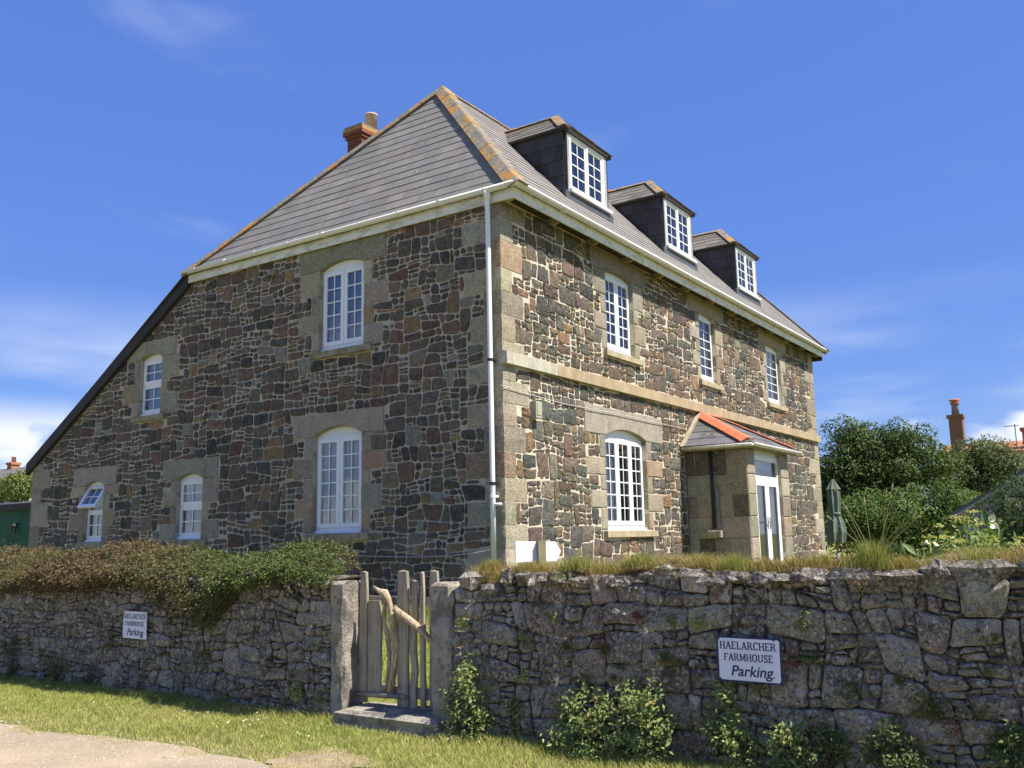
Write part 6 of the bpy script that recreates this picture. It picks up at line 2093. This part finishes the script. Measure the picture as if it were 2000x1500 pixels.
def lily(px, py, dep, n, seed, label):
    r = np.random.default_rng(seed)
    c = AT(px, py, dep)
    o = thing('arum_lily', (c.x, c.y, GZ0), label, 'flower', 'cream arum lilies behind the right wall')
    for i in range(n):
        t = Vector((c.x + r.normal() * 0.06, c.y + r.normal() * 0.05, c.z + r.normal() * 0.03))
        mk('stalk', MB().tube([(c.x, c.y, GZ0), t], [0.012, 0.008], 5, (0.12, 0.18, 0.05)), 'leaf', o, True)
        m = MB()
        nk = 12
        d = Vector((r.normal() * 0.7, -0.5, 0.35)).normalized()
        s = d.orthogonal().normalized()
        q = d.cross(s)
        V = []
        for j, (h_, rr) in enumerate(((0.0, 0.006), (0.02, 0.011), (0.04, 0.02), (0.05, 0.032))):
            for k in range(nk):
                a = 2 * math.pi * k / nk
                V.append(t + d * (h_ + (0.02 * math.cos(a) if j > 1 else 0)) + (s * math.cos(a) + q * math.sin(a)) * rr)
        m.add(V, [(i_ * nk + k, i_ * nk + (k + 1) % nk, (i_ + 1) * nk + (k + 1) % nk, (i_ + 1) * nk + k) for i_ in range(3) for k in range(nk)])
        mk('spathe', m, 'petal_cream', o, True)
    n = 26
    P = np.column_stack([c.x + r.normal(0, 0.08, n), c.y + r.normal(0, 0.08, n), r.uniform(GZ0 + 0.35, c.z - 0.03, n)])
    mk_np('leaves', leaf_quads(P, rnd_dir(r, n) + np.array([0, -0.5, 0.6]), rnd_dir(r, n) + np.array([0, 0, 0.6]), 0.16, 0.075), 2, 'leaf', o, colmix(r, n, [(1, (0.10, 0.16, 0.045)), (1, (0.14, 0.2, 0.06))]), 4, LF)
lily(1810, 1066, 7.9, 2, 1, 'cream arum lily right of the tall flowering grass')
lily(1905, 1015, 8.8, 2, 2, 'upper cream arum lily in front of the shed')
lily(1925, 1036, 8.4, 2, 3, 'lower cream arum lily in front of the shed')

# ------------------------------------------------------------------ things in the distance
def gable_house(name, label, x0, x1, y0, y1, zb, ze, zr, axis, wall, roofm):
    o = thing(name, ((x0 + x1) / 2, (y0 + y1) / 2, zb), label, 'house')
    m = MB()
    if axis == 'x':
        G = lambda u, v, d: (d, u, v)
        m.prism(G, [(y0, zb), (y1, zb), (y1, ze), ((y0 + y1) / 2, zr), (y0, ze)], x0, x1)
    else:
        G = lambda u, v, d: (u, -d, v)
        m.prism(G, [(x0, zb), (x1, zb), (x1, ze), ((x0 + x1) / 2, zr), (x0, ze)], -y1, -y0)
    mk('walls', m, wall, o)
    for s in (0, 1):
        m = MB()
        e = 0.25
        if axis == 'x':
            c, y = (y0 + y1) / 2, (y0 - e if s == 0 else y1 + e)
            zz = ze - e * (zr - ze) / ((y1 - y0) / 2)
            P = [(y, zz + 0.02), (c, zr + 0.02), (c, zr + 0.14), (y, zz + 0.14)]
            m.prism(G, P if s == 0 else P[::-1], x0 - 0.15, x1 + 0.15)
        else:
            c, x = (x0 + x1) / 2, (x0 - e if s == 0 else x1 + e)
            zz = ze - e * (zr - ze) / ((x1 - x0) / 2)
            P = [(x, zz + 0.02), (c, zr + 0.02), (c, zr + 0.14), (x, zz + 0.14)]
            m.prism(G, P if s == 0 else P[::-1], -y1 - 0.15, -y0 + 0.15)
        mk('roof', m, roofm, o)
    return o
def stack(o, c, w, d, z0, z1, mat, pots, potmat, name='chimney'):
    m = MB().box(c[0] - w / 2, c[0] + w / 2, c[1] - d / 2, c[1] + d / 2, z0, z1 - 0.15)
    ch_ = mk(name, m, mat, o)
    mk('chimney_cap', MB().box(c[0] - w / 2 - 0.07, c[0] + w / 2 + 0.07, c[1] - d / 2 - 0.07, c[1] + d / 2 + 0.07, z1 - 0.149, z1), mat, ch_)
    for i in range(pots):
        x = c[0] + (i - (pots - 1) / 2) * w / max(pots, 1)
        mk('chimney_pot', MB().lathe(x, c[1], [(0.16, z1), (0.13, z1 + 0.35), (0.15, z1 + 0.36), (0.15, z1 + 0.42)], 10), potmat, ch_, True)
    return ch_
h1c = AT(20, 920, 62)
h1 = gable_house('far_house', 'far rendered house with orange brick chimneys beyond the left hedge', h1c.x - 9, h1c.x + 6.5, h1c.y - 2.8, h1c.y + 3.5, -1.2, AT(20, 948, 62).z, AT(20, 917, 62).z, 'x', 'render_wall', 'far_roof')
for px, top, w, n in ((19, 903, 0.55, 1), (42, 906, 0.55, 2), (56, 907, 0.7, 2)):
    p = AT(px, 930, 62)
    stack(h1, (p.x, p.y + (0.2 if px < 30 else 1.2)), w, 0.55, p.z - 2, AT(px, top, 62).z, 'far_orange', n, 'clay_pot')
h2c = AT(1975, 880, 42)
h2 = gable_house('far_house', 'far white house with red roof and tall brick chimney behind the evergreens', h2c.x - 3.0, h2c.x + 6.0, h2c.y, h2c.y + 6, -1.2, AT(1990, 884, 42).z, AT(1990, 868, 45).z, 'x', 'render_wall', 'far_orange')
p = AT(1867, 850, 42)
c2 = stack(h2, (p.x, p.y + 0.5), 0.56, 0.56, p.z - 3.5, AT(1867, 808, 42).z, 'far_brick', 0, 'grey_metal')
zt = AT(1867, 808, 42).z
mk('chimney_pot', MB().lathe(p.x, p.y + 0.5, [(0.17, zt), (0.15, zt + 0.48), (0.15, zt + 0.52)], 12), 'grey_metal', c2, True)
mk('chimney_cowl', MB().lathe(p.x, p.y + 0.5, [(0.20, zt + 0.5), (0.22, zt + 0.56), (0.12, zt + 0.62), (0.26, zt + 0.66), (0.18, zt + 0.74)], 12), 'terracotta', c2, True)
p = AT(1984, 850, 42)
m = MB().tube([(p.x, p.y, p.z - 1.2), (p.x, p.y, AT(1984, 828, 42).z)], 0.025, 5)
zt = AT(1984, 831, 42).z
m.tube([(p.x - 0.45, p.y, zt), (p.x + 0.15, p.y, zt)], 0.02, 5)
mk('aerial', m, 'grey_metal', h2)
pr2 = AT(1998, 842, 42)
stack(h2, (pr2.x + 0.25, pr2.y + 0.3), 0.6, 0.6, pr2.z - 2, AT(1998, 835, 42).z, 'far_orange', 1, 'terracotta')
# left: green corrugated store, lantern, bushes
st0 = AT(0, 985, 22)
st = thing('green_store', (-15.0, 4.2, GZ0), 'dark green corrugated metal store beyond the left end of the farmhouse', 'shed')
yy = st0.y + 0.6
tz = AT(30, 984, 22.6).z
n = 110
x0_, x1_ = -20.0, -11.9
m = MB()
V = []
for i in range(n + 1):
    x = x0_ + (x1_ - x0_) * i / n
    dd = 0.022 * math.cos(i * math.pi)
    V += [(x, yy + dd, GZ0), (x, yy + dd, tz)]
m.add(V, [(2 * i, 2 * i + 2, 2 * i + 3, 2 * i + 1) for i in range(n)])
mk('corrugated_wall', m, 'green_sheet', st)
mk('body', MB().box(x0_, x1_, yy + 0.05, yy + 3.5, GZ0, tz - 0.03), 'green_sheet', st)
mk('roof_edge', MB().box(x0_ - 0.05, x1_ + 0.05, yy - 0.10, yy + 3.6, tz, tz + 0.04), 'pale_trim', st)
mk('canopy_board', MB().box(x0_, x1_, yy - 0.09, yy - 0.05, tz - 0.16, tz - 0.002), 'dark_board', st)
lc = AT(11, 1035, 22.2)
la = thing('wall_lantern', (lc.x, yy - 0.15, lc.z - 0.1), 'small black lantern on the green corrugated store', 'lantern')
mk('lantern_body', MB().lathe(lc.x, yy - 0.15, [(0.04, lc.z - 0.10), (0.07, lc.z + 0.08), (0.09, lc.z + 0.09), (0.02, lc.z + 0.16)], 8), 'black_metal', la)
mk('bracket', MB().box(lc.x - 0.012, lc.x + 0.012, yy - 0.15, yy - 0.02, lc.z + 0.13, lc.z + 0.155), 'black_metal', la)
r = np.random.default_rng(15)
b = px_blobs(r, [(25, 958, 45, 26, 14), (-40, 962, 40, 26, 8), (58, 950, 20, 22, 6)], 30)
tree('hedge_bush', 'yellow-green bush above the green corrugated store', 'shrub', (AT(20, 1000, 30).x, AT(20, 1000, 30).y, GZ0), b, 420, 0.10, [(2, (0.13, 0.17, 0.035)), (2, (0.10, 0.135, 0.03)), (1, (0.18, 0.20, 0.05))], 46, 0.1)
tb = AT(40, 1072, 17)
m = MB()
lump(m, (tb.x, tb.y, -0.62), (0.30, 0.25, 0.42), random.Random(4), (1, 1, 1), 9, 6)
tp = setprops(mk('tarpaulin_bundle', m, 'tarp_blue', None, base=True), 'small blue bundle with a white flap at the far left house corner', 'bundle')
mk('white_flap', MB().add([(tb.x - 0.10, tb.y - 0.28, -0.30), (tb.x + 0.24, tb.y - 0.28, -0.26), (tb.x + 0.24, tb.y - 0.1, -0.10), (tb.x - 0.1, tb.y - 0.28, -0.31), (tb.x + 0.24, tb.y - 0.28, -0.27)], [(0, 1, 2), (4, 3, 2)]), 'board_white', tp)
